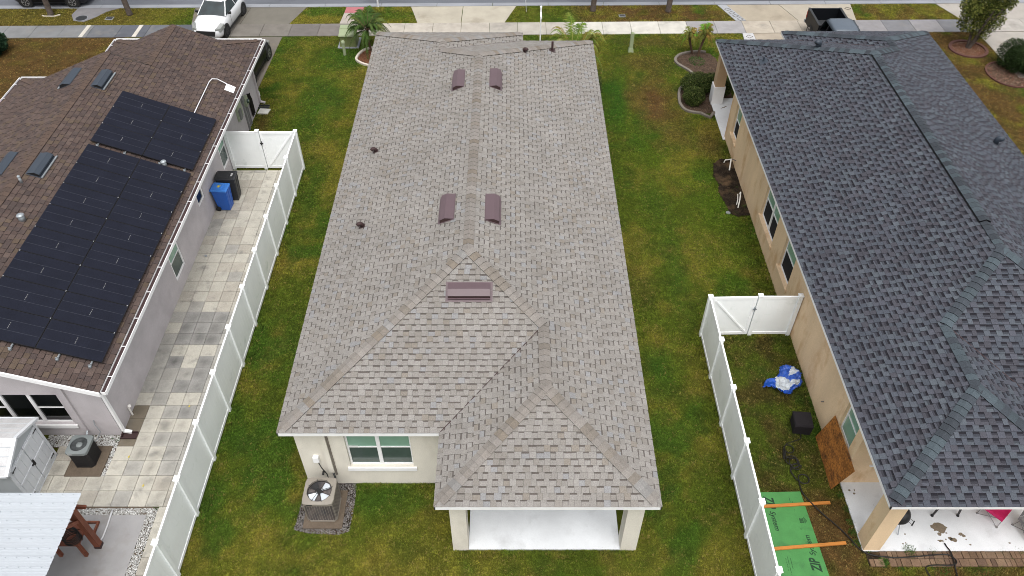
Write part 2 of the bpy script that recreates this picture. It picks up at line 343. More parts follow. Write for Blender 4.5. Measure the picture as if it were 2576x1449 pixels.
# ground: one sheet to the horizon, finely divided where the photograph looks
gx = np.concatenate([[-900,-300,-80], np.arange(-32,32.01,.16), [80,300,900]]); gy = np.concatenate([[-900,-300,-60,-10], np.arange(4,44.01,.16), [90,300,900]])
XX, YY = np.meshgrid(gx, gy, indexing='ij'); nxg, nyg = XX.shape
V = np.stack([XX.ravel(), YY.ravel(), np.where((np.abs(XX.ravel())<31)&(YY.ravel()>5)&(YY.ravel()<43), (fbm(XX*1.2,YY*1.2,3).ravel()-.5)*.02, 0)], 1)
ii, jj = np.meshgrid(np.arange(nxg-1), np.arange(nyg-1), indexing='ij'); a = (ii*nyg+jj).ravel()
F = np.stack([a, a+nyg, a+nyg+1, a+1], 1)
o = np_mesh('ground', V, F, M['ground'], lawn_tint(V[:,0], V[:,1])*.5); tag(o, kind='structure')

# grass: blades standing on the lawns
def make_grass():
    rs = np.random.RandomState(5); pts = []
    def region(x0,x1,y0,y1,den):
        n = int((x1-x0)*(y1-y0)*den); pts.append(np.stack([rs.uniform(x0,x1,n), rs.uniform(y0,y1,n)],1))
    region(-8.4,9.2,7.5,14,640); region(-8.4,9.2,14,22,520); region(-12,12,22,30,400); region(-28,-17,27,41.2,170); region(-17,12.5,30,41.2,250); region(18,25,30,41.2,190); region(18,25,18,30,190); region(9.1,14.5,7.5,9.2,560); region(-8.4,14.5,3.5,7.5,220)
    P = np.concatenate(pts); keep = np.ones(len(P), bool)
    for h in HARD: keep &= ~inpoly(P[:,0], P[:,1], h)
    T = lawn_tint(P[:,0], P[:,1]); 
    bare = (T[:,0] > T[:,1]*1.35) & (rs.rand(len(P)) < .45); keep &= ~bare
    P = P[keep]; T = T[keep]; n = len(P); K = 6
    # longer growth along walls, fences and slab edges
    edge = np.zeros(n)
    for (x0,x1,y0,y1) in ((-5.7,-1.4,11.35,11.6),(-1.5,3.3,9.4,9.62),(3.24,3.5,9.6,31),(-5.9,-5.62,11.6,31),(-8.42,-8.2,8,26),(6.0,6.14,8,17),(6.28,6.5,8,17),(8.9,9.12,9.6,28),(9.2,14,8.9,9.16),(6.2,9.1,16.9,17.3),(8.98,9.15,9.5,11.7)):
        edge = np.maximum(edge, ((P[:,0]>x0)&(P[:,0]<x1)&(P[:,1]>y0)&(P[:,1]<y1)).astype(float))
    ang = rs.uniform(0,2*math.pi,(n,K)); L = rs.uniform(.025,.06,(n,K))*(1+edge[:,None]*.9); lean = rs.uniform(.2,1.0,(n,K)); off = rs.uniform(0,.035,(n,K))
    W = rs.uniform(.005,.009,(n,K))*(1+ (P[:,1:2]-8)/28.)
    ca, sa = np.cos(ang), np.sin(ang)
    bx = P[:,0:1]+ca*off; by = P[:,1:2]+sa*off
    px, py = -sa*W, ca*W
    V = np.empty((n,K,3,3)); V[:,:,0] = np.stack([bx-px, by-py, np.full_like(bx,-.008)],-1); V[:,:,1] = np.stack([bx+px, by+py, np.full_like(bx,-.008)],-1)
    V[:,:,2] = np.stack([bx+ca*L*lean, by+sa*L*lean, L*(1.15-lean*.6)],-1)
    tv = rs.uniform(.74,1.3,(n,1,1,1)); straw = (rs.rand(n) < .03+.07*(T[:,0]>T[:,1]*.8))[:,None,None,None]
    t = np.where(straw, np.array([.21,.17,.06]), T[:,None,None,:]*tv)*rs.uniform(.8,1.3,(n,K,1,1))*np.array([1.25,1.22,1.1]); t = np.repeat(t,3,2)
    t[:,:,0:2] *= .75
    F = np.arange(n*K*3).reshape(-1,3)
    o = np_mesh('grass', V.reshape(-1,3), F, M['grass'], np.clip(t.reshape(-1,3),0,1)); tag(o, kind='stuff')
make_grass()

# ------------------------------------------------------------------ street
def strip(name, x0, x1, fa, fb, z, m, n=40, kind='structure', col=None):
    b = MB()
    for i in range(n):
        a = x0+(x1-x0)*i/n; c = x0+(x1-x0)*(i+1)/n
        b.hexa([(a,fa(a),z-.1),(c,fa(c),z-.1),(c,fb(c),z-.1),(a,fb(a),z-.1)], [(a,fa(a),z),(c,fa(c),z),(c,fb(c),z),(a,fb(a),z)], col)
    return tag(b.build(name, m), kind=kind)
b = MB(); b.add([(-60,yg(-60)+.38,.016),(60,yg(60)+.38,.016),(60,56,.016),(-60,56,.016)], [(0,1,2,3)])
tag(b.build('road', M['asphalt']), kind='structure')
kerb = empty('kerb', (0,40.6,0), kind='structure')
x = -40.0
while x < 40:
    b = MB(); c = x+2.98
    b.hexa([(x,yg(x),-.1),(c,yg(c),-.1),(c,yg(c)+.374,-.1),(x,yg(x)+.374,-.1)], [(x,yg(x),.035),(c,yg(c),.035),(c,yg(c)+.374,.02),(x,yg(x)+.374,.02)])
    b.build('gutter_slab', M['gutterc'], kerb); x += 3.0
side = empty('sidewalk', (0,38,0), kind='structure')
xs = -42.0; i = 0
while xs < 42:
    wd = 1.46; c = xs+wd-.018
    if not (-16.6 < xs+.7 < -11.62 and False):
        xm = xs+wd/2
        if xm < -22: col = (.165,.168,.170)
        elif xm < -16: col = (.085,.09,.105) if i%2 else (.115,.12,.13)
        elif xm < -11.5: col = (.150,.137,.120)
        elif xm < -8.9: col = (0.124,0.112,0.104) if xm < -9.6 else (0.152,0.136,0.124)
        elif xm < -.4: col = (0.368,0.336,0.288)
        elif xm < 3.5: col = (0.336,0.312,0.272)
        elif xm < 8.9: col = (0.464,0.448,0.400)
        elif xm < 12: col = (0.264,0.256,0.256)
        elif xm < 18.5: col = (0.352,0.312,0.256)
        elif xm < 24: col = (0.216,0.208,0.212) if i%2 else (0.160,0.160,0.168)
        else: col = (0.320,0.300,0.272)
        j = rnd.uniform(.95,1.05); col = tuple(q*j for q in col); zt = .03+rnd.uniform(0,.006)
        b = MB(); b.hexa([(xs,yn(xs),-.1),(c,yn(c),-.1),(c,yf(c),-.1),(xs,yf(xs),-.1)], [(xs,yn(xs),zt),(c,yn(c),zt),(c,yf(c),zt),(xs,yf(xs),zt)], col)
        b.build('slab', M['conc'], side)
    xs += wd; i += 1
for k, xj in enumerate((-21.95,-19.25)):
    b = MB(); b.hexa([(xj,yn(xj)+.005,.0),(xj+.2,yn(xj)+.005,0),(xj+.2,yf(xj)-.005,0),(xj,yf(xj)-.005,0)], [(xj,yn(xj)+.005,.042),(xj+.2,yn(xj)+.005,.042),(xj+.2,yf(xj)-.005,.042),(xj,yf(xj)-.005,.042)], (.48,.45,.40))
    b.build('slab', M['conc'], side)
def drive(name, polys, loc):
    e = empty(name, loc, kind='structure')
    for poly, col, zt in polys:
        b = MB(); b.prism(poly, -.1, zt, col); b.build('slab', M['drive'], e)
    return e
drive('driveway', [([(-16.6,31.2),(-14.12,31.2),(-14.1,37.15),(-16.6,37.1)],(0.126,0.114,0.093),.022), ([(-14.1,31.2),(-11.75,31.2),(-11.62,37.18),(-14.08,37.15)],(0.136,0.121,0.101),.022),
      ([(-16.6,38.5),(-14.1,38.53),(-13.95,40.45),(-16.95,40.4)],(0.126,0.114,0.093),.022), ([(-14.08,38.53),(-11.55,38.56),(-10.98,40.47),(-13.93,40.45)],(0.136,0.126,0.105),.022)], (-14,36,0))
drive('driveway', [([(-4.9,31.9),(-2.63,31.9),(-2.63,37.36),(-4.88,37.33)],(0.348,0.318,0.255),.022), ([(-2.6,31.9),(-.45,31.9),(-.4,37.4),(-2.6,37.36)],(0.355,0.326,0.263),.022),
      ([(-4.88,38.67),(-2.63,38.7),(-2.6,40.58),(-5.38,40.55)],(0.348,0.318,0.255),.022), ([(-2.6,38.7),(-.36,38.73),(.26,40.62),(-2.57,40.59)],(0.355,0.326,0.263),.022)], (-2.6,36,0))
drive('driveway', [([(12.36,32),(17.9,32),(18.0,37.62),(12.36,37.55)],(0.326,0.281,0.222),.022), ([(12.3,38.93),(15.0,38.96),(14.4,40.78),(11.6,40.76),(12.0,39.6)],(0.311,0.270,0.207),.022),
      ([(15.03,38.96),(18.05,39.0),(18.3,40.84),(14.43,40.79)],(0.326,0.292,0.237),.022)], (15,36,0))
drive('driveway', [([(23.95,33.2),(30,33.2),(30,37.75),(23.85,37.7)],(0.311,0.289,0.259),.022), ([(23.6,39.1),(30,39.2),(30,40.98),(22.92,40.9)],(0.311,0.289,0.259),.022)], (26,36,0))
# stamped band along the right driveway, with its diamond pattern
bd = empty('driveway_border', (12,38,0), kind='structure')
b = MB(); b.prism([(11.1,40.74),(11.56,40.75),(12.28,38.95),(11.74,38.92)], -.1, .034, (.30,.31,.325)); b.prism([(11.8,37.56),(11.75,36.9),(12.05,35.1),(12.34,35.1),(12.34,37.56)], -.1, .034, (.42,.42,.42)); b.build('slab', M['conc'], bd)
b = MB()
for (cx, cy) in ((11.55,40.2),(11.7,39.8),(11.83,39.45),(12.0,39.1),(12.08,37.2),(12.12,36.6),(18.0,40.3)):
    r_ = .17; pp = [(cx-r_,cy),(cx-.02,cy+r_*.9),(cx+r_,cy),(cx-.02,cy-r_*.9)]
    for q in range(4): b.bar((*pp[q],.037),(*pp[(q+1)%4],.037),.02,.008)
b.build('stamped_line', M['seam'], bd)
b = MB(); b.prism([(-8.93,38.58),(-8.02,38.6),(-7.93,39.82),(-8.86,39.82)], -.1, .022, (.32,.285,.25)); 
wk = empty('footpath', (-8.4,39.4,0), kind='structure'); b.build('slab', M['conc'], wk)
b = MB(); b.prism([(-8.86,39.83),(-7.93,39.83),(-7.88,40.5),(-8.84,40.48)], -.1, .022); b.build('slab', M['redpaint'], wk)
# flared apron with the manhole, and the grate next to it
b = MB(); b.prism([(-23.25,39.6),(-22.9,38.95),(-22.3,38.82),(-21.9,39.3),(-21.5,40.0),(-20.9,40.4),(-23.2,40.32)], -.1, .022, (.17,.165,.17)); tag(b.build('apron', M['conc']), kind='structure')
def cover(name, c, r, label, sq=False):
    e = empty(name, (c[0],c[1],.02), label, 'manhole' if not sq else 'drain cover'); b = MB()
    if sq:
        b.box(c[0]-r,c[0]+r,c[1]-r*.8,c[1]+r*.8,.0,.03); b.build('frame', M['gutterc'], e); b = MB(); b.box(c[0]-r*.8,c[0]+r*.8,c[1]-r*.6,c[1]+r*.6,.0,.037); b.build('lid', M['cover'], e)
    else:
        b.cyl(c, r, 0, .032, 24); b.build('frame', M['gutterc'], e); b = MB(); b.cyl(c, r*.9, 0, .038, 24)
        for k in range(-3,4): b.box(c[0]-r*.6,c[0]+r*.6,c[1]+k*.07-.01,c[1]+k*.07+.01,.038,.044)
        b.build('lid', M['cover'], e)
cover('manhole_cover', (-22.57,39.2), .33, 'round dark manhole cover in the concrete apron near the parked dark car')
cover('drain_cover', (-21.1,39.2), .2, 'small square grey cover in the grass verge beside the leaning tree', True)
cover('drain_cover', (5.85,39.5), .17, 'small dark utility cover in the brown verge between the two tree trunks', True)

# ------------------------------------------------------------------ roofs and shingles
ZE = 2.85; EXPO = .16
STY = {
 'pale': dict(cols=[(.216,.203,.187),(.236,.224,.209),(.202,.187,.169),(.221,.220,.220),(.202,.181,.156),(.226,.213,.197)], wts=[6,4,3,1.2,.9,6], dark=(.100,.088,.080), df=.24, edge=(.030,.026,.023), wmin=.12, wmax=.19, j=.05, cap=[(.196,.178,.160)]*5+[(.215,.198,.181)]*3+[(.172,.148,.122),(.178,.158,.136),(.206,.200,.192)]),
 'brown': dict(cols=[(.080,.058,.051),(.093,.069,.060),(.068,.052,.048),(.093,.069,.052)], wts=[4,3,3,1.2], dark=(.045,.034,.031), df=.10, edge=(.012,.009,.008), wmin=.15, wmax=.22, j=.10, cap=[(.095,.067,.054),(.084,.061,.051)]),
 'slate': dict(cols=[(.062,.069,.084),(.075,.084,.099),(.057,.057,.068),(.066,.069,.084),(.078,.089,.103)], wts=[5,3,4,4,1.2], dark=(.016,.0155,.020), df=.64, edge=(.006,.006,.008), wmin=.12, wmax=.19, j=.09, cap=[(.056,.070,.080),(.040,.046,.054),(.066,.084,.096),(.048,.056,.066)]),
}
def clip_poly(poly, cp):
    out = poly; n = len(cp)
    for i in range(n):
        ax, ay = cp[i]; bx, by = cp[(i+1)%n]; inp = out; out = []
        if not inp: return []
        def sd(p): return (bx-ax)*(p[1]-ay)-(by-ay)*(p[0]-ax)
        for k in range(len(inp)):
            p = inp[k]; q = inp[(k+1)%len(inp)]; sp = sd(p); sq = sd(q)
            if sp >= -1e-9: out.append(p)
            if (sp > 1e-9 and sq < -1e-9) or (sp < -1e-9 and sq > 1e-9):
                t = sp/(sp-sq); out.append((p[0]+(q[0]-p[0])*t, p[1]+(q[1]-p[1])*t))
    return out
def plane_frame(poly):
    n = (Vector(poly[1])-Vector(poly[0])).cross(Vector(poly[2])-Vector(poly[0])).normalized()
    if n.z < 0: n = -n
    u = Vector((0,0,1)).cross(n).normalized(); wv = n.cross(u)
    if wv.z < 0: wv = -wv; u = -u
    return n, u, wv
def shingle_pieces(poly, style, seed):
    st = STY[style]; n, u, wv = plane_frame(poly)
    # origin of v at the eave height
    P0 = Vector(poly[0]); O = P0 - wv*((P0.z-ZE)/wv.z)
    O = O - u*(O.dot(u))
    p2 = [((Vector(p)-O).dot(u), (Vector(p)-O).dot(wv)) for p in poly]
    ar = sum(p2[i][0]*p2[(i+1)%len(p2)][1]-p2[(i+1)%len(p2)][0]*p2[i][1] for i in range(len(p2)))
    if ar < 0: p2 = p2[::-1]
    umin = min(p[0] for p in p2); umax = max(p[0] for p in p2); vmax = max(p[1] for p in p2); vmin = max(0,min(p[1] for p in p2))
    out = []
    for r in range(int(vmin/EXPO), int(vmax/EXPO)+1):
        rr = random.Random(seed*1000+r); uu = -42.0 + rr.random()*.3; v0 = r*EXPO; v1 = v0+EXPO; tooth = rr.random() < .5
        while uu < umax:
            wd = rr.uniform(st['wmin'], st['wmax']); tooth = not tooth
            if rr.random() < .04: tooth = not tooth
            c = rr.choices(st['cols'], st['wts'])[0]; jj_ = 1+rr.uniform(-st['j'], st['j']); c = tuple(q*jj_ for q in c)
            dkv = rr.random()
            a = uu; uu += wd
            if uu < umin: continue
            gp = .0025 if style != 'brown' else .005
            q = clip_poly([(a+gp,v0),(uu-gp,v0),(uu-gp,v1),(a+gp,v1)], p2)
            if len(q) < 3: continue
            h0 = .019 if tooth else .012
            vs = []; fs = []; cs = []
            def P3(p, h): return O + u*p[0] + wv*p[1] + n*h
            def H(p): return h0 + (.002-h0)*(p[1]-v0)/EXPO
            def addpoly(pp, col):
                if len(pp) < 3: return
                o_ = len(vs); vs.extend(P3(p, H(p)) for p in pp); fs.append(tuple(range(o_, o_+len(pp)))); cs.append(col)
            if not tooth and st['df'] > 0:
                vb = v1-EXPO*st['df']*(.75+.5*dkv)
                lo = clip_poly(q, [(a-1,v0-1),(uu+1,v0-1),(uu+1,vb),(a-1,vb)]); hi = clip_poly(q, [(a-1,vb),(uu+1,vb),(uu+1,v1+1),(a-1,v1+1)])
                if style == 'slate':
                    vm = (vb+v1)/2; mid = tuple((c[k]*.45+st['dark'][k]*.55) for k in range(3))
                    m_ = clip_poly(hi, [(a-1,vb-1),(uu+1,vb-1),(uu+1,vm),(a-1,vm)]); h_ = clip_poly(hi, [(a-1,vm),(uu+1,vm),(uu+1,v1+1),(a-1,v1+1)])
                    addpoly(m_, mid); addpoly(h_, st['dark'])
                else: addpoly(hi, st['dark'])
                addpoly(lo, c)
            else: addpoly(q, c)
            for k in range(len(q)):
                p, p_ = q[k], q[(k+1)%len(q)]
                if abs(p[1]-v0) < 1e-6 and abs(p_[1]-v0) < 1e-6 and abs(p[0]-p_[0]) > 1e-5:
                    o_ = len(vs); vs.extend([P3(p,h0),P3(p_,h0),P3(p_,-.004),P3(p,-.004)]); fs.append((o_,o_+1,o_+2,o_+3)); cs.append(st['edge'])
                elif tooth and abs(p[0]-p_[0]) < 1e-6 and abs(p[1]-p_[1]) > .02:
                    o_ = len(vs); vs.extend([P3(p,H(p)),P3(p_,H(p_)),P3(p_,-.002),P3(p,-.002)]); fs.append((o_,o_+1,o_+2,o_+3)); cs.append(st['edge'])
            ce = sum((Vector(v) for v in vs), Vector())/len(vs)
            out.append((vs, fs, cs, ce))
    return out
def cap_pieces(P0, P1, n1, n2, style, seed, lift=0.0, half=.15):
    """bent cap pieces from P0 (low or near end) to P1"""
    st = STY[style]; rr = random.Random(seed); P0 = Vector(P0); P1 = Vector(P1); d = (P1-P0).normalized()
    if P0.z < ZE+.01: P0 = P0+d*.19
    L = (P1-P0).length; out = []
    def side(nv):
        nv = Vector(nv).normalized(); s_ = nv.cross(d).normalized()
        if s_.z > 0: s_ = -s_
        if abs(s_.z) < 1e-6: s_ = -s_
        return s_, nv
    s1, m1 = side(n1); s2, m2 = side(n2)
    if s1.dot(s2) > .9: s2 = -s2
    up = (m1+m2).normalized(); t = 0; e = .20
    while t < L-.02:
        t1 = min(t+e+.012, L); c = rr.choice(st['cap']); j = 1+rr.uniform(-.08,.08); c = tuple(q*j for q in c)
        h0, h1 = (.046+lift, .024+lift) if abs(d.z) > .05 else (.030+lift, .022+lift); A = P0+d*t; Bp = P0+d*t1
        a0, a1, a2 = A+up*h0, A+s1*half+m1*(h0*.95), A+s2*half+m2*(h0*.95)
        b0, b1, b2 = Bp+up*h1, Bp+s1*half+m1*(h1*.95), Bp+s2*half+m2*(h1*.95)
        g0, g1, g2 = A+up*((.010 if abs(d.z) > .05 else .016)+lift), A+s1*half+m1*.001, A+s2*half+m2*.001
        vs = [a0,a1,a2,b0,b1,b2,g0,g1,g2, Bp+s1*half+m1*.001, Bp+s2*half+m2*.001]
        fs = [(0,1,4,3),(0,3,5,2),(0,6,7,1),(0,2,8,6),(1,7,9,4),(2,5,10,8)]
        out.append((vs, fs, [c,c,st['edge'],st['edge'],st['edge'],st['edge']], (A+Bp)/2)); t += e  # dark cut edges, also painting the shadow line beside each cap
    return out
def emit(pieces, name, parent, m, limit=300):
    cp = Vector((0,0,CAMH)); pieces.sort(key=lambda p: (p[3]-cp).length)
    for i, (vs, fs, cs, ce) in enumerate(pieces[:limit]):
        b = MB(); b.add(vs, []); b.f = [tuple(f) for f in fs]; b.c = list(cs); b.mi = [0]*len(fs); b.build(name, m, parent)
    rest = pieces[limit:]
    if rest:
        b = MB()
        for vs, fs, cs, ce in rest:
            o_ = len(b.v); b.v.extend(tuple(v) for v in vs)
            for f, c in zip(fs, cs): b.f.append(tuple(o_+k for k in f)); b.c.append(c); b.mi.append(0)
        ob = b.build(name, m, parent); ob['kind'] = 'stuff'
def pnormal(poly): return plane_frame(poly)[0]
def fascia(b, pts, h=.13, t=.03, zt=None):
    for a, c in zip(pts[:-1], pts[1:]):
        zt_ = (zt if zt is not None else ZE)-.012
        b.hexa([(a[0],a[1],zt_-h),(c[0],c[1],zt_-h),(c[0],c[1],zt_-h+.001),(a[0],a[1],zt_-h+.001)] if False else [(*a,zt_-h),(*c,zt_-h),(*c2(a,c,t),zt_-h),(*c2(a,c,t,True),zt_-h)],
               [(*a,zt_),(*c,zt_),(*c2(a,c,t),zt_),(*c2(a,c,t,True),zt_)])
def c2(a, c, t, first=False):
    d = Vector((c[0]-a[0], c[1]-a[1])).normalized(); n = Vector((-d.y, d.x))*t
    q = a if first else c
    return (q[0]+n.x, q[1]+n.y)

def twin_house_roof(house, style, mirror, dyf, seed, skip_vent):
    """the plan shared by the pale and the slate house; mirror flips it"""
    mx = (lambda x: 12.31-x) if mirror else (lambda x: x)
    s = .42
    XL, XR = -5.88, 3.50; X1 = -1.80; mid = (XL+XR)/2; hw = (XR-XL)/2; pm = (X1+XR)/2; ph = (XR-X1)/2
    YB, YP, YF, YG = 11.31, 9.27, 31.4+dyf, 32.15+dyf; gx1 = .5; gm = (XL+gx1)/2; gh = (gx1-XL)/2
    zr, zp, zg = ZE+s*hw, ZE+s*ph, ZE+s*gh
    A = (mid, YB+hw, zr); Bf = (mid, YF-hw, zr); Pa = (pm, YP+ph, zp); J = (pm, YB+hw-(pm-mid), zp)
    G = (gm, YG-gh, zg); K = (gm, YF-hw+(mid-gm), zg)
    polys = [
     ('L', [(XL,YB,ZE),(XL,YG,ZE),G,(gm,YB+(gm-XL),zg)]), ('L', [(gm,YB+(gm-XL),zg),K,Bf,A]),
     ('R', [(XR,YP,ZE),(XR,YF,ZE),(pm,YF-ph,zp),Pa]), ('R', [J,(pm,YF-ph,zp),Bf,A]),
     ('B', [(XL,YB,ZE),A,J,(X1,YB,ZE)]), ('PL', [(X1,YP,ZE),(X1,YB,ZE),J,Pa]), ('PB', [(X1,YP,ZE),Pa,(XR,YP,ZE)]),
     ('F', [(XR,YF,ZE),Bf,K,(gx1,YF,ZE)]), ('GR', [K,G,(gx1,YG,ZE),(gx1,YF,ZE)]), ('GF', [(XL,YG,ZE),G,(gx1,YG,ZE)])]
    ids = {'L':1,'R':2,'B':3,'PL':4,'PB':5,'F':6,'GR':7,'GF':8}
    P = [(k, [(mx(x),y,z) for x,y,z in p]) for k, p in polys]
    NN = {k: pnormal(p) for k, p in P}
    b = MB()
    for k, p in P:
        n = NN[k]; q = [tuple(Vector(v)-n*.006) for v in p]; b.add(q, [tuple(range(len(q)))])
    roof = b.build('roof', M['deck'], house)
    pcs = []
    for k, p in P: pcs += shingle_pieces(p, style, seed+ids[k])
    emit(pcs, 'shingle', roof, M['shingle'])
    caps = []
    def cap(p0, p1, a, c, sd, **kw): 
        q0 = (mx(p0[0]),p0[1],p0[2]); q1 = (mx(p1[0]),p1[1],p1[2]); return cap_pieces(q0, q1, NN[a], NN[c], style, seed*31+sd, **kw)
    lift = .045 if skip_vent else 0
    if skip_vent:
        caps += cap((mid,A[1],zr),(mid,17.15,zr),'L','R',1); caps += cap((mid,17.15,zr),(mid,Bf[1]-.1,zr),'L','R',2,lift=lift); caps += cap((mid,Bf[1]-.1,zr),Bf,'L','R',3)
        b = MB()
        for sgn in (-1,1):
            xx = mx(mid)+sgn*.165; zz = zr-.165*s
            b.add([(mx(mid),17.15,zr+.03),(mx(mid),Bf[1]-.1,zr+.03),(xx,Bf[1]-.1,zz+.038),(xx,17.15,zz+.038)], [(0,1,2,3)])
            b.add([(xx,17.15,zz+.038),(xx,Bf[1]-.1,zz+.038),(xx+sgn*.0,Bf[1]-.1,zz-.01),(xx,17.15,zz-.01)], [(0,1,2,3)])
        b.build('ridge_vent', M['black'], house)
    else: caps += cap(A, Bf, 'L','R',1)
    caps += cap((XL,YB,ZE), A, 'L','B',4); caps += cap(J, A, 'B','R',5); caps += cap(Pa, J, 'PL','R',6)
    caps += cap((X1,YP,ZE), Pa, 'PL','PB',7); caps += cap((XR,YP,ZE), Pa, 'PB','R',8)
    caps += cap((XR,YF,ZE), Bf, 'F','R',9,half=.2); caps += cap(K, Bf, 'L','F',10,half=.2); caps += cap((XL,YG,ZE), G, 'L','GF',11,half=.2); caps += cap((gx1,YG,ZE), G, 'GR','GF',12,half=.2); caps += cap(K, G, 'L','GR',13)
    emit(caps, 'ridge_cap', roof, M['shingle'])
    # valley line
    b = MB(); b.bar((mx(X1),YB,ZE+.012),(mx(J[0]),J[1],J[2]+.012),.022,.01); b.build('valley', M['ventdark'], roof); b = MB(); b.bar((mx(gx1),YF,ZE+.012),(mx(K[0]),K[1],K[2]+.012),.03,.01); b.build('valley', M['ventdark'], roof)
    # fascia and soffit
    out = [(XL,YB),(X1,YB),(X1,YP),(XR,YP),(XR,YF),(gx1,YF),(gx1,YG),(XL,YG),(XL,YB)]; out = [(mx(x),y) for x,y in out]
    if mirror: out = out[::-1]
    b = MB(); fascia(b, out, h=.115 if not mirror else .09); b.build('fascia', M['white'], house)
    b = MB()
    for (x0,x1,y0,y1) in ((XL+.03,XR-.03,YB+.03,YF-.03),(X1+.03,XR-.03,YP+.03,YB+.03),(XL+.03,gx1-.03,YF-.03,YG-.03)):
        xa, xb = sorted((mx(x0),mx(x1))); b.box(xa,xb,y0,y1,ZE-.13,ZE-.10)
    b.build('soffit', M['white'], house)
    return mx

def roofz(x, y, house):
    if house == 'C': s=.42; return ZE+s*min(x+5.88, 3.5-x, 99)
    if house == 'R': s=.42; return ZE+s*min(x-8.81, 18.19-x)
    return ZE+.4*min(-10.78-x, x+19.68)
def hood_vent(house, hk, lowx, highx, y0, y1, mm, md, flange=None):
    """off-ridge vent: a low hood whose open mouth faces down the slope"""
    zl = roofz(lowx, 0, hk); zh = roofz(highx, 0, hk); sg = 1 if lowx > highx else -1; md_x = highx+(lowx-highx)*.62; zm = roofz(md_x,0,hk)+.15
    b = MB(); T_ = [(highx,zh+.03),(md_x,zm),(lowx,zl+.13)]
    for (a, c) in zip(T_[:-1], T_[1:]): b.add([(a[0],y0,a[1]),(a[0],y1,a[1]),(c[0],y1,c[1]),(c[0],y0,c[1])],[(0,1,2,3)]); b.add([(a[0],y0,a[1]-.012),(a[0],y1,a[1]-.012),(c[0],y1,c[1]-.012),(c[0],y0,c[1]-.012)],[(0,1,2,3)])
    b.add([(lowx,y0,zl+.13),(lowx,y1,zl+.13),(lowx+sg*.01,y1,zl+.095),(lowx+sg*.01,y0,zl+.095)],[(0,1,2,3)])
    v = b.build('roof_vent', mm, house)
    b = MB()
    for y in (y0+.004, y1-.004): b.add([(highx,y,zh),(highx,y,zh+.025),(md_x,y,zm-.006),(lowx-sg*.01,y,zl+.12),(lowx-sg*.01,y,zl)],[(0,1,2,3,4)])
    b.add([(lowx-sg*.05,y0,zl+.02),(lowx-sg*.05,y1,zl+.02),(lowx-sg*.05,y1,zl+.12),(lowx-sg*.05,y0,zl+.12)],[(0,1,2,3)])
    b.build('vent_mouth', md, v)
    fx = lowx+sg*.07; b = MB(); zf = roofz(fx,0,hk)
    b.add([(highx-sg*.02,y0-.03,roofz(highx-sg*.02,0,hk)+.024),(highx-sg*.02,y1+.03,roofz(highx-sg*.02,0,hk)+.024),(fx-sg*.02,y1+.03,roofz(fx-sg*.02,0,hk)+.024),(fx-sg*.02,y0-.03,roofz(fx-sg*.02,0,hk)+.024)],[(0,1,2,3)])
    b.build('flange', mm, v)
    if flange: b = MB(); b.bar((fx-sg*.01,y0-.02,zf+.05),(fx-sg*.01,y1+.05,zf+.05),.05,.03); b.build('edge_strip', M['galv'], v)
def goose(house, hk, x, y, mm, r=.085, h=.2, rot=0):
    z = roofz(x,y,hk); sg = 1 if hk != 'L' else 1
    down = 1 if roofz(x+.1,y,hk) < z else -1
    b = MB(); pts = [(x,y,z),(x,y,z+h*.7),(x+down*.03,y-.02,z+h*.95),(x+down*.09,y-.05,z+h),(x+down*.13,y-.08,z+h*.75)]
    b.tube(pts, [r,r,r*1.02,r*1.02,r], 10); v = b.build('pipe_vent', mm, house, smooth=True)
    b = MB(); b.add([(x-.09,y-.09,roofz(x-.09,y,hk)+.026),(x+.09,y-.09,roofz(x+.09,y,hk)+.026),(x+.09,y+.09,roofz(x+.09,y,hk)+.026),(x-.09,y+.09,roofz(x-.09,y,hk)+.026)],[(0,1,2,3)])
    b.build('flashing', mm, v)
    b = MB(); p = Vector(pts[-1]); d = (Vector(pts[-1])-Vector(pts[-2])).normalized(); b.tube([p, p+d*.006],[r*.8,r*.8],10); b.build('opening', M['black'], v)

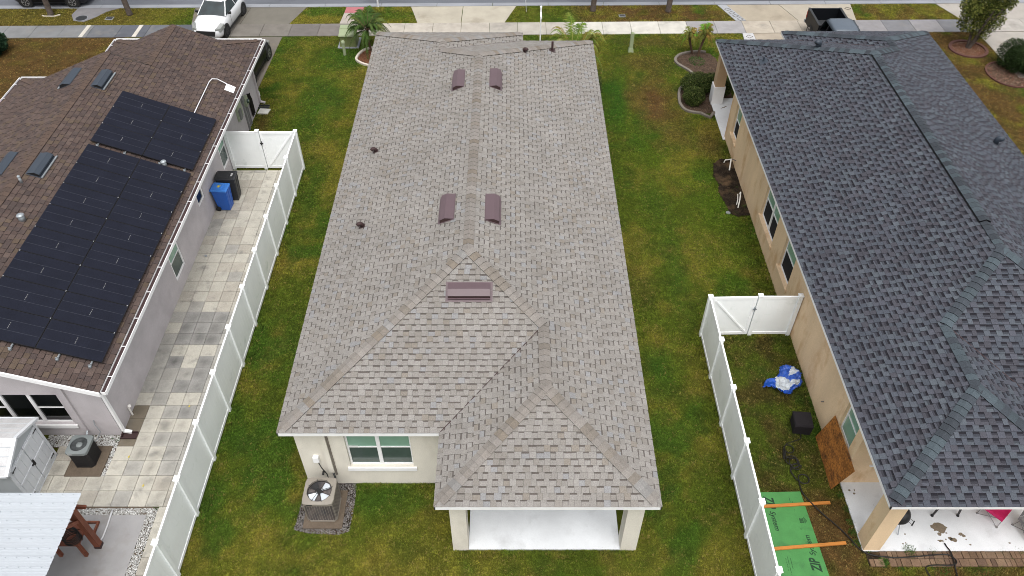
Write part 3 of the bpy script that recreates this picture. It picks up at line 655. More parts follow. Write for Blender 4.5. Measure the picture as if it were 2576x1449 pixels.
# walls with openings: P(u,d,z) maps wall coordinates, d is the outward distance
def wall(P, u0, u1, z0, z1, holes, m, house, t=.18, name='wall'):
    us = sorted({u0,u1,*[h[0] for h in holes],*[h[1] for h in holes]}); zs = sorted({z0,z1,*[h[2] for h in holes],*[h[3] for h in holes]})
    b = MB(T=lambda p: P(*p))
    for a, c in zip(us[:-1], us[1:]):
        for e, f in zip(zs[:-1], zs[1:]):
            um, zm = (a+c)/2, (e+f)/2
            if any(h[0]<um<h[1] and h[2]<zm<h[3] for h in holes): continue
            b.box(a,c,-t,0,e,f)
    return b.build(name, m, house)
def window(P, u0, u1, z0, z1, muls, zbar, top, bot, house, rec=.09, fw=.045, sill=None, surround=None, bars_only=None):
    b = MB(T=lambda p: P(*p))
    b.box(u0,u1,-rec-.05,-rec,z0,z0+fw); b.box(u0,u1,-rec-.05,-rec,z1-fw,z1); b.box(u0,u0+fw,-rec-.05,-rec,z0+fw,z1-fw); b.box(u1-fw,u1,-rec-.05,-rec,z0+fw,z1-fw)
    for q in muls: b.box(q-.05,q+.05,-rec-.05,-rec+.012,z0+fw,z1-fw)
    edges = [u0+fw]+[e for q in muls for e in (q-.05,q+.05)]+[u1-fw]
    if zbar:
        for i in range(0,len(edges),2):
            if bars_only is None or i//2 in bars_only: b.box(edges[i],edges[i+1],-rec-.045,-rec+.006,zbar-.016,zbar+.016)
    wn = b.build('window', M['white'], house)
    for i in range(0,len(edges),2):
        hasbar = zbar and (bars_only is None or i//2 in bars_only)
        if hasbar:
            b = MB(T=lambda p: P(*p)); b.box(edges[i],edges[i+1],-rec-.04,-rec-.028,z0+fw,zbar-.016); b.build('pane', bot, wn)
            b = MB(T=lambda p: P(*p)); b.box(edges[i],edges[i+1],-rec-.03,-rec-.018,zbar+.016,z1-fw); b.build('pane', top, wn)
        else:
            b = MB(T=lambda p: P(*p)); b.box(edges[i],edges[i+1],-rec-.04,-rec-.028,z0+fw,z1-fw); b.build('pane', bot, wn)
    if sill:
        b = MB(T=lambda p: P(*p)); b.box(u0-.08,u1+.08,-rec-.05,.05,z0-sill,z0-.002); b.build('sill', surround or M['white'], wn)
    return wn
PY = lambda c: (lambda u,d,z: (u, c-d, z))     # faces the camera (-Y)
PXp = lambda c: (lambda u,d,z: (c+d, u, z))
PXn = lambda c: (lambda u,d,z: (c-d, u, z))

# ================================================================== pale house (centre)
H1 = empty('house', (-1.2,20,0), 'cream stucco house in the middle, pale greige shingle roof with hipped patio corner', 'house')
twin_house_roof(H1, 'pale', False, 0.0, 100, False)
ZW = 2.735
wall(PY(11.6), -5.62, -1.33, 0, ZW, [(-4.34,-2.63,.85,2.32)], M['cream'], H1)
b = MB(); b.box(-5.62,-5.44,11.785,31.9,0,ZW); b.build('wall', M['cream'], H1)
b = MB(); b.box(3.06,3.24,13.2,31.1,0,ZW); b.box(-5.44,.3,31.7,31.9,0,ZW); b.box(.1,.28,31.1,31.7,0,ZW); b.box(.28,3.24,31.1,31.28,0,ZW); b.build('wall', M['cream'], H1)
b = MB(); b.box(-1.51,-1.33,11.785,13.4,0,ZW); b.box(-1.33,3.06,13.22,13.4,0,ZW); b.build('wall', M['cream'], H1)
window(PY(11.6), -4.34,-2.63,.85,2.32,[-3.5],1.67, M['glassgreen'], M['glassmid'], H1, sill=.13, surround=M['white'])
# small latch tab on the left sash
B(-4.28,-4.05,11.675,11.69,1.70,1.73,'latch',M['white'],H1)
for (x0,x1) in ((-1.51,-1.11),(2.83,3.24)):
    b = MB(); b.box(x0,x1,9.62,10.02,0,2.62); b.build('column', M['cream'], H1)
B(-1.51,3.24,9.62,10.02,2.60,ZW,'beam',M['cream'],H1); B(3.0,3.24,10.02,13.2,2.60,ZW,'beam',M['cream'],H1)
B(-1.105,2.825,9.625,13.2,-.05,.075,'patio_slab',M['paintslab'],H1)
# channel, disconnect box and wiring
B(-4.94,-4.80,11.52,11.6,.68,ZW,'line_cover',M['cream'],H1); B(-4.79,-4.75,11.56,11.6,.5,ZW,'conduit',M['curb'],H1)
B(-5.27,-5.12,11.5,11.6,1.2,1.42,'disconnect_box',M['white'],H1)
b = MB(); b.tube([(-5.16,11.52,1.24),(-5.08,11.46,1.0),(-4.98,11.44,.75),(-4.93,11.35,.55),(-4.92,11.15,.5)],.014,6); b.tube([(-4.85,11.55,.7),(-4.80,11.48,.5),(-4.78,11.3,.42),(-4.78,11.16,.42)],.026,6); b.tube([(-5.12,11.6,.62),(-5.12,11.5,.62)],.03,8); b.build('wiring', M['black'], H1, smooth=True)
for a in ((-2.09,-1.69,24.74,25.88),(-2.09,-1.68,17.48,18.63)): hood_vent(H1,'C',a[0],a[1],a[2],a[3],M['ventmauve'],M['ventdark'])
for a in ((-.38,-.76,24.7,25.9),(-.35,-.75,17.42,18.6)): hood_vent(H1,'C',a[0],a[1],a[2],a[3],M['ventmauve'],M['ventdark'])
# the vent on the back hip
b = MB(); zz = lambda y: ZE+.42*(y-11.31); ylo, yhi = 14.62, 15.05
for (ya,za,yb,zb) in ((yhi,zz(yhi)+.03,14.80,zz(14.80)+.15),(14.80,zz(14.80)+.15,ylo,zz(ylo)+.13)): b.add([(-1.70,ya,za),(-.56,ya,za),(-.56,yb,zb),(-1.70,yb,zb)],[(0,1,2,3)])
v = b.build('roof_vent', M['ventmauve'], H1)
b = MB(); b.box(-1.69,-.57,ylo+.015,ylo+.03,zz(ylo)+.01,zz(ylo)+.125)
for x in (-1.695,-.565): b.add([(x,yhi,zz(yhi)),(x,yhi,zz(yhi)+.025),(x,14.8,zz(14.8)+.145),(x,ylo+.01,zz(ylo)+.125),(x,ylo+.01,zz(ylo))],[(0,1,2,3,4)])
b.build('vent_mouth', M['ventdark'], v)
b = MB(); b.bar((-1.70,ylo-.02,zz(ylo)+.055),(-.56,ylo-.02,zz(ylo)+.055),.035,.02); b.build('louvre', M['ventmauve'], v)
b = MB(); b.add([(-1.76,ylo-.08,zz(ylo-.08)+.02),(-.50,ylo-.08,zz(ylo-.08)+.02),(-.50,yhi+.03,zz(yhi+.03)+.02),(-1.76,yhi+.03,zz(yhi+.03)+.02)],[(0,1,2,3)]); b.build('flange', M['ventmauve'], v)
goose(H1,'C',-4.7,22.6,M['ventdark'],.062,.15); goose(H1,'C',-4.63,18.6,M['ventdark'],.062,.15); goose(H1,'C',.5,28.15,M['ventdark'],.065,.14)
b = MB(); b.tube([(1.65,29.15,roofz(1.65,0,'C')),(1.65,29.15,roofz(1.65,0,'C')+.38)],.045,8); v = b.build('pipe_vent', M['ventdark'], H1); b = MB(); b.add([(1.52,29.0,roofz(1.52,0,'C')+.02),(1.78,29.0,roofz(1.78,0,'C')+.02),(1.78,29.3,roofz(1.78,0,'C')+.02),(1.52,29.3,roofz(1.52,0,'C')+.02)],[(0,1,2,3)]); b.build('flashing', M['ventdark'], v)

# ================================================================== slate house (right)
H2 = empty('house', (13.5,20,0), 'tan stucco house on the right under a dark slate grey shingle roof', 'house')
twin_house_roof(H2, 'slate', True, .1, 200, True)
W2 = [(26.78,27.62,.74,2.15),(20.56,22.28,.80,2.22),(18.42,19.55,.82,2.22),(11.93,12.78,1.03,2.32)]
wall(PXn(9.12), 11.6, 28.2, 0, ZW, [(a,c,e,f) for a,c,e,f in W2], M['tan'], H2)
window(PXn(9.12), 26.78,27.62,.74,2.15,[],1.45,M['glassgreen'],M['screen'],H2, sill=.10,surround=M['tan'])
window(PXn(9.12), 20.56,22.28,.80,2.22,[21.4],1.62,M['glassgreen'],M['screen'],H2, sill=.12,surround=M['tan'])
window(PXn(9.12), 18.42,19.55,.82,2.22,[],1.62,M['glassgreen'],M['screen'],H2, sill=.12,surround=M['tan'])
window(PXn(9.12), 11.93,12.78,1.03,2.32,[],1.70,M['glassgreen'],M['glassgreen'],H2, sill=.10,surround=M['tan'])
wall(PY(11.6), 9.30, 14.1, 0, ZW, [(9.75,11.9,.96,2.35)], M['tan'], H2)
window(PY(11.6), 9.75,11.9,.96,2.35,[10.8],None,M['glassblack'],M['glassblack'],H2, sill=.05)
b = MB(); b.box(10.08,10.26,28.2,31.0,0,ZW); b.box(9.12,10.26,28.205,28.38,0,ZW); b.box(10.26,18,31.0,31.2,0,ZW); b.box(17.75,17.93,11.6,31,0,ZW); b.box(13.92,14.1,11.785,13.4,0,ZW); b.box(14.1,17.75,11.6,11.785,0,ZW); b.build('wall', M['tan'], H2)
b = MB(); b.box(9.15,9.58,9.60,10.05,0,2.62); b.build('column', M['tan'], H2); b = MB(); b.box(13.65,14.08,9.60,10.05,0,2.62); b.build('column', M['tan'], H2)
B(9.15,14.08,9.60,10.03,2.60,ZW,'beam',M['tan'],H2); B(9.15,9.55,10.06,11.6,2.60,ZW,'beam',M['tan'],H2)
c_ = empty('column_base_dummy') if False else None
b = MB(); b.box(9.04,9.46,30.93,31.35,.9,ZW); col = b.build('column', M['tandark'], H2); b = MB(); b.box(8.99,9.50,30.89,31.39,.02,.9); b.build('column_base', M['white'], col)
B(9.02,10.08,28.15,31.38,-.05,.05,'entry_slab',M['paintslab'],H2)
b = MB(); b.box(9.14,14.3,9.585,11.6,-.05,.055); b.build('patio_slab', M['paintslab'], H2)
goose(H2,'R',12.0,28.4,M['ventgrey'],.11,.22); goose(H2,'R',17.0,23.1,M['ventgrey'],.1,.24)
b = MB(); b.tube([(10.1,28.7,roofz(10.1,0,'R')),(10.1,28.7,roofz(10.1,0,'R')+.2)],.04,8); v = b.build('pipe_vent', M['ventgrey'], H2); b = MB(); b.add([(9.95,28.5,roofz(9.95,0,'R')+.02),(10.25,28.5,roofz(10.25,0,'R')+.02),(10.25,28.85,roofz(10.25,0,'R')+.02),(9.95,28.85,roofz(9.95,0,'R')+.02)],[(0,1,2,3)]); b.build('flashing', M['ventgrey'], v)
b = MB(); b.tube([(9.12,26.2,.35),(9.0,26.3,.36),(8.98,26.3,.3)],.02,6); b.tube([(9.12,13.85,.75),(9.04,13.85,.75)],.02,6); b.build('wall_tap', M['curb'], H2)
# peeled paint on the patio slab
def ragged(cx, cy, rx, ry, n=22, seed=0, amp=.35):
    r_ = random.Random(seed); return [(cx+rx*math.cos(2*math.pi*i/n)*(1-amp+r_.random()*amp*1.6), cy+ry*math.sin(2*math.pi*i/n)*(1-amp+r_.random()*amp*1.6)) for i in range(n)]
b = MB()
for k,(cx,cy,rx,ry) in enumerate(((11.37,10.24,.20,.15),(11.31,10.05,.06,.06),(11.27,9.86,.08,.035),(11.62,9.89,.10,.06),(11.55,9.93,.06,.05),(11.86,10.05,.06,.05),(11.93,10.0,.05,.04),(11.42,9.90,.02,.025),(10.25,9.78,.03,.02),(10.33,9.8,.02,.02),(10.4,10.05,.03,.02),(9.32,11.35,.035,.03),(9.42,11.25,.04,.03),(9.46,11.36,.015,.04),(11.5,10.08,.03,.02),(12.0,9.75,.03,.02),(11.95,9.9,.02,.02),(13.05,9.8,.03,.02),(9.85,10.9,.01,.01),(9.5,30.6,.08,.03),(9.62,30.7,.05,.03),(9.4,30.5,.04,.02))):
    b = MB(); b.prism(ragged(cx,cy,rx,ry,18,k), .05, .058 if cy<20 else .054); b.build('peeled_patch', M['stain'], H2)

# ================================================================== brown house (left)
H3 = empty('house', (-15,20,0), 'grey stucco house on the left with brown shingle roof, white gutter and solar panels', 'house')
s3 = .4; xr3, xl3 = -10.78, -19.68; mx3 = (xr3+xl3)/2; zr3 = ZE+s3*(xr3-mx3); YB3, YM3, YG3 = 12.55, 28.3, 31.48
gx3 = -16.98; gm3 = (xr3+gx3)/2; zg3 = ZE+s3*(xr3-gm3); SK = 1.15
def Zr(x): return ZE+s3*(xr3-x)
def Zl(x): return ZE+s3*(x-xl3)
def Zgl(x): return ZE+s3*(x-gx3)
polys3 = [('R', [(xr3,YB3,ZE),(xr3,27.15,ZE),(mx3,27.15,zr3),(mx3,YB3,zr3)]),
          ('R', [(xr3,27.15,ZE),(xr3,YG3,ZE),(xr3-SK,YG3-SK,Zr(xr3-SK)),(xr3-SK,27.15,Zr(xr3-SK))]),
          ('R', [(xr3-SK,27.15,Zr(xr3-SK)),(xr3-SK,YG3-SK+.1,Zr(xr3-SK)),(gm3,YG3-SK+.1,zg3),(gm3,27.15,zg3)]),
          ('L', [(xl3,YB3,ZE),(xl3,YM3,ZE),(xl3+SK,YM3-SK,Zl(xl3+SK)),(xl3+SK,YB3,Zl(xl3+SK))]),
          ('L', [(xl3+SK,YB3,Zl(xl3+SK)),(xl3+SK,27.25,Zl(xl3+SK)),(mx3,27.25,zr3),(mx3,YB3,zr3)]),
          ('GL', [(gx3,27.15,ZE),(gx3,YG3,ZE),(gx3+SK,YG3-SK,Zgl(gx3+SK)),(gx3+SK,27.15,Zgl(gx3+SK))]),
          ('GL', [(gx3+SK,27.15,Zgl(gx3+SK)),(gx3+SK,YG3-SK+.1,Zgl(gx3+SK)),(gm3,YG3-SK+.1,zg3),(gm3,27.15,zg3)]),
          ('GS', [(xr3,YG3,ZE),(gx3,YG3,ZE),(gx3+SK,YG3-SK,Zgl(gx3+SK)),(xr3-SK,YG3-SK,Zr(xr3-SK))]),
          ('MS', [(gx3-.02,YM3,ZE),(xl3,YM3,ZE),(xl3+SK,YM3-SK,Zl(xl3+SK)),(gx3-.02,YM3-SK,Zl(xl3+SK))])]
NN3 = {}
b = MB()
for k, p in polys3:
    n = pnormal(p); NN3[k] = n; q = [tuple(Vector(v)-n*.006) for v in p]; b.add(q, [tuple(range(len(q)))])
# gable faces
b.add([(gx3+SK,YG3-SK,Zgl(gx3+SK)),(xr3-SK,YG3-SK,Zr(xr3-SK)),(gm3,YG3-SK,zg3)],[(0,1,2)]); b.add([(xl3+SK,27.2,Zl(xl3+SK)),(mx3,27.2,zr3),(gm3,27.2,zg3),(gx3,27.2,Zl(xl3+SK))],[(0,1,2,3)])
roof3 = b.build('roof', M['deck'], H3)
pcs = []; ids3 = {'R':1,'L':2,'GL':3,'GS':4,'MS':5}
for k, p in polys3: pcs += shingle_pieces(p, 'brown', 300+ids3[k])
emit(pcs, 'shingle', roof3, M['shingle'])
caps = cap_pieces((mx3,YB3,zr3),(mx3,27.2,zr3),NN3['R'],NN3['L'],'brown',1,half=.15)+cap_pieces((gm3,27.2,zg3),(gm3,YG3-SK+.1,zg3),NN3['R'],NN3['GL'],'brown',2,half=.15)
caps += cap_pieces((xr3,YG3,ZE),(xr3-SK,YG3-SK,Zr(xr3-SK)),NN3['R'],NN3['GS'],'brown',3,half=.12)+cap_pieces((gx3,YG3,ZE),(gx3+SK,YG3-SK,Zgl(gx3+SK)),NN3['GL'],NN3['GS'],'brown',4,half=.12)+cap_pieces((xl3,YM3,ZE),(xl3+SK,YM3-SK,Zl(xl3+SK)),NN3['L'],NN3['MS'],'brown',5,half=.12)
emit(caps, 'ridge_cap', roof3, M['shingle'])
XW3 = -11.36
wall(PXp(XW3), 13.2, 31.2, 0, ZW, [(25.3,26.12,.52,1.62+.35),(22.32,22.98,1.08,1.85),(19.06,19.98,.52,1.92)], M['lilac'], H3)
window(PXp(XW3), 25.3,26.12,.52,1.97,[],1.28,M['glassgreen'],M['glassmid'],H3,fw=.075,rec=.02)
window(PXp(XW3), 22.32,22.98,1.08,1.85,[],None,M['glassdark'],M['glassdark'],H3,fw=.075,rec=.02)
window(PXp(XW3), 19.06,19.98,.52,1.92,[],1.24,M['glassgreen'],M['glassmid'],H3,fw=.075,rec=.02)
wall(PY(13.2), -19.1, XW3-.181, 0, ZW, [(-15.3,-12.55,.55,1.93)], M['lilac'], H3)
window(PY(13.2), -15.3,-12.55,.55,1.93,[-14.22,-13.42],1.23,M['glassblack'],M['glassblack'],H3,sill=.14,bars_only=(0,2))
B(-12.42,-12.27,13.14,13.2,.25,2.3,'line_cover',M['lilac'],H3)
b = MB(); b.box(-19.1,-18.92,13.38,28,0,ZW); b.box(-18.92,-16.9,27.8,28,0,ZW); b.box(-16.9,-16.72,27.8,31.2,0,ZW); b.box(-16.72,XW3-.18,31.02,31.2,0,ZW); b.build('wall', M['lilac'], H3)
# gable wall at the back and its rake boards
b = MB(); b.add([(XW3-.1,13.21,2.73),(XW3-.1,13.21,Zr(XW3-.1)-.06),(mx3,13.21,zr3-.06),(-19.1,13.21,Zl(-19.1)-.06),(-19.1,13.21,2.73)],[(0,1,2,3,4)]); b.build('gable_wall', M['lilac'], H3)
b = MB(); b.hexa([(xr3+.02,12.52,ZE-.13),(xr3+.02,12.56,ZE-.13),(mx3,12.56,zr3-.13),(mx3,12.52,zr3-.13)],[(xr3+.02,12.52,ZE+.02),(xr3+.02,12.56,ZE+.02),(mx3,12.56,zr3+.02),(mx3,12.52,zr3+.02)])
b.hexa([(xl3,12.52,ZE-.13),(xl3,12.56,ZE-.13),(mx3-.01,12.56,zr3-.13),(mx3-.01,12.52,zr3-.13)],[(xl3,12.52,ZE+.02),(xl3,12.56,ZE+.02),(mx3-.01,12.56,zr3+.02),(mx3-.01,12.52,zr3+.02)]); b.build('rake_board', M['white'], H3)
b = MB(); b.add([(xr3,12.57,ZE-.10),(xr3,13.2,ZE-.10),(mx3,13.2,zr3-.10),(mx3,12.57,zr3-.10)],[(0,1,2,3)]); b.box(xr3-.6,xr3-.02,13.0,31.4,ZE-.13,ZE-.11); b.build('soffit', M['lilac'], H3)
def gutter(pts, out, label=None):
    """open U channel along pts; out is the outward unit vector"""
    (x0,y0),(x1,y1) = pts; ox, oy = out; w_ = .145
    b = MB(); z0, z1 = ZE-.13, ZE-.015
    def q(t, o, z): return (x0+(x1-x0)*t+ox*o, y0+(y1-y0)*t+oy*o, z)
    for (o0,o1,za,zb) in ((.0,.008,z0,z1),(w_-.008,w_+.012,z0,z1+.01),(0,w_,z0-.01,z0)):
        b.hexa([q(0,o0,za),q(1,o0,za),q(1,o1,za),q(0,o1,za)],[q(0,o0,zb),q(1,o0,zb),q(1,o1,zb),q(0,o1,zb)])
    for t in (0,1): b.hexa([q(t,0,z0),q(t,w_,z0),q(t+(.0006 if t==0 else -.0006),w_,z0),q(t+(.0006 if t==0 else -.0006),0,z0)],[q(t,0,z1),q(t,w_,z1),q(t+(.0006 if t==0 else -.0006),w_,z1),q(t+(.0006 if t==0 else -.0006),0,z1)])
    g = b.build('gutter', M['white'], H3)
    b = MB(); b.hexa([q(0.001,.01,z1-.05),q(.999,.01,z1-.05),q(.999,w_-.01,z1-.05),q(.001,w_-.01,z1-.05)],[q(0.001,.01,z1-.045),q(.999,.01,z1-.045),q(.999,w_-.01,z1-.045),q(.001,w_-.01,z1-.045)]); b.build('gutter_debris', M['ventdark'], g)
    L = math.hypot(x1-x0,y1-y0); n = max(1,int(L/1.02))
    for i in range(n):
        t = (i+.5)/n; dt = .009/L; b = MB(); b.hexa([q(t-dt,0,z1-.01),q(t+dt,0,z1-.01),q(t+dt,w_,z1-.01),q(t-dt,w_,z1-.01)],[q(t-dt,0,z1+.006),q(t+dt,0,z1+.006),q(t+dt,w_,z1+.006),q(t-dt,w_,z1+.006)]); b.build('gutter_strap', M['white'], g)
gutter([(xr3+.004,12.60),(xr3+.004,YG3+.10)],(1,0)); gutter([(gx3-.1,YG3+.004),(xr3-.0,YG3+.004)],(0,1)); gutter([(gx3-.004,28.4),(gx3-.004,YG3+.1)],(-1,0)); gutter([(xl3-.1,YM3+.004),(gx3-.2,YM3+.004)],(0,1)); gutter([(xl3-.004,14),(xl3-.004,YM3+.1)],(-1,0))
for y in (13.26, 30.98):
    b = MB(); b.tube([(-10.72,y-.35 if y<20 else y-.1,2.74),(-10.85,y-.2 if y<20 else y,2.6),(XW3+.05,y,2.35)],.035,6); b.bar((XW3+.045,y,2.4),(XW3+.045,y,.16),.07,.09); b.bar((XW3+.04,y,.14),(XW3+.26,y,.07),.09,.07)
    b.build('downspout', M['lilac'] if y > 20 else M['white'], H3)
for i in ((-14.98,-14.63,24.9,26.0),(-15.03,-14.66,19.72,20.8)): hood_vent(H3,'B',i[1],i[0],i[2],i[3],M['ventgrey'],M['black'],True)
for i in ((-16.42,-16.0,25.35,26.5),(-16.42,-16.05,20.0,21.2)): hood_vent(H3,'B',i[0],i[1],i[2],i[3],M['ventgrey'],M['black'],True)
for (x,y,h,r_) in ((-15.0,19.3,.22,.04),(-14.43,17.82,.16,.09),(-11.82,21.9,.16,.08)):
    z = roofz(x,y,'B'); b = MB(); b.tube([(x,y,z-.02),(x,y,z+h)],[r_*1.1,r_],10); v = b.build('pipe_vent', M['galv'], H3, smooth=True)
    b = MB(); b.lathe([(r_*1.25,0),(r_*1.2,.04),(r_*.6,.07),(.001,.075)],(x,y,z+h-.01),10); b.build('cap', M['galv'], v)
# conduit over the roof to the white flashing plate
B(-1,-1,0,0,0,0,'x',None) if False else None
z_ = lambda x: roofz(x,0,'B')
b = MB(); P_ = [(-11.72,25.05,z_(-11.72)+.06),(-11.73,25.8,z_(-11.73)+.07),(-11.74,26.6,z_(-11.74)+.07),(-11.74,27.25,z_(-11.74)+.09),(-11.68,27.45,z_(-11.68)+.13),(-11.5,27.52,z_(-11.5)+.15),(-11.2,27.45,z_(-11.2)+.13),(-11.0,27.4,z_(-11)+.08),(-10.95,27.4,z_(-10.95))]
b.tube(P_, .02, 6); cdt = b.build('conduit', M['wirewhite'], H3, smooth=True)
b = MB(); b.add([(x,y,z_(x)+.024) for x,y in ((-11.2,27.15),(-10.86,27.12),(-10.88,27.55),(-11.22,27.6))],[(0,1,2,3)]); b.build('flashing', M['white'], cdt)
# meter boxes on the side wall
b = MB(); b.box(XW3,XW3+.10,28.0,28.55,1.02,1.72); q = b.build('breaker_box', M['meterc'], H3); b = MB(); b.box(XW3+.10,XW3+.16,28.05,28.3,1.06,1.5); b.build('cover', M['meterg'], q)
b = MB(); b.box(XW3,XW3+.10,28.85,29.05,1.35,1.6); b.box(XW3,XW3+.07,28.92,28.99,0,1.35); b.box(XW3,XW3+.05,29.2,29.26,0,1.2); b.box(XW3,XW3+.05,29.38,29.42,0,.9); b.build('conduit', M['meterg'], H3)
b = MB(); b.box(XW3,XW3+.14,29.08,29.36,1.05,1.45); q = b.build('meter_box', M['meterc'], H3)
b = MB(); b.T = lambda p: (XW3+.14+p[2], 29.22+p[0], 1.25+p[1]); b.lathe([(.001,.09),(.08,.085),(.09,.06),(.09,0)],(0,0,0),12); b.build('dial', M['glassmid'], q)
b = MB(); b.box(XW3,XW3+.06,29.3,29.5,1.65,1.8); b.box(XW3,XW3+.04,31.0,31.2,.3,.52); b.build('outlet_cover', M['white'], H3)
# PVC stub with a cap near the back corner
b = MB(); b.tube([(XW3+.05,13.9,.0),(XW3+.05,13.9,.42)],.028,8); b.tube([(XW3+.03,13.93,.38),(XW3+.1,13.9,.47)],.05,8); b.build('drain_pipe', M['pvc'], H3)
b = MB(); b.tube([(-12.28,13.14,.3),(-12.27,13.05,.25),(-12.25,12.6,.2)],.03,8); b.tube([(-11.95,13.19,.75),(-11.93,13.12,.6),(-11.85,13.08,.35),(-11.95,12.95,.18),(-12.1,12.62,.18)],.012,6); b.build('refrigerant_line', M['galv'], H3)

# ------------------------------------------------------------------ solar arrays
sl = math.atan(s3); cs_, sn_ = math.cos(sl), math.sin(sl)
PWm, PDm = 1.645, 1.035
def panel_mesh():
    b = MB(); b.box(-PWm/2+.006,PWm/2-.006,-PDm/2+.006,PDm/2-.006,0,.034); return b
def make_panel(parent, x, y, depth, first=[None]):
    z = Zr(x)+.09; loc = (x+sn_*.09*0, y, z); l = PL[parent.name]
    if first[0] is None:
        b = MB(); b.box(-PWm/2+.004,PWm/2-.004,-PDm/2+.004,PDm/2-.004,0,.033); fr = b.build('solar_panel', M['solarf'], None)
        b = MB(); b.box(-PWm/2+.014,PWm/2-.014,-PDm/2+.014,PDm/2-.014,.033,.036); g_ = b.build('cells', M['solar'], fr, local=True)
        b = MB()
        for yy in (-.17,.17): b.box(-PWm/2+.03,PWm/2-.03,yy-.003,yy+.003,.036,.0375)
        b.build('cell_line', M['cellline'], fr, local=True)
        b = MB()
        for yy in (-.11,-.05,.01,.07): b.box(-.004,.006,yy,yy+.035,.036,.038)
        b.build('marking', M['label'], fr, local=True)
        first[0] = fr; fr.name = 'solar_panel'; o_ = fr
        o_.parent = parent
    else:
        o_ = copy_tree(first[0], parent)
    o_.location = (loc[0]-l[0], loc[1]-l[1], loc[2]-l[2]); o_.rotation_euler = (0, sl, 0)
    return o_
SA1 = empty('solar_array', (-12.46,23.5,3.5), 'smaller solar array of six black panels nearer the street on brown roof', 'solar array', 'solar arrays on the brown roof')
SA2 = empty('solar_array', (-12.46,17.6,3.5), 'long solar array of sixteen black panels nearest the back gutter', 'solar array', 'solar arrays on the brown roof')
xc = (-12.46-PWm*cs_/2-.003, -12.46+PWm*cs_/2+.003)
for i in range(3):
    for x in xc: make_panel(SA1, x-.03, 24.55-i*1.037, 0)
for i in range(8):
    for x in xc: make_panel(SA2, x-.03, 21.25-i*1.043, 0)
for e, ya, yb in ((SA1,22.0,25.05),(SA2,13.4,21.75)):
    for x in (-13.8,-13.0,-11.95,-11.2):
        b = MB(); zq = Zr(x)+.05; b.box(x-.02,x+.02,ya-.06,yb+.03,zq-.015,zq+.02); b.build('rail', M['galv'], e)
    b = MB()
    for x in (-13.8,-13.0,-11.95,-11.2): zq = Zr(x); b.box(x-.03,x+.03,ya-.16,ya-.08,zq+.015,zq+.07); b.box(x-.045,x+.01,ya-.12,ya-.10,zq+.02,zq+.10)
    b.build('clamp', M['galv'], e)
    b = MB(); n = 3 if e is SA1 else 8; pit = 1.037 if e is SA1 else 1.043
    for i in range(1,n):
        yy = yb-.0-i*pit+.02
        for x in (-13.98,-12.49,-10.98): b.box(x-.010,x+.010,yy-.02,yy+.02,Zr(x)+.125,Zr(x)+.135)
    b.build('clip', M['label'], e)

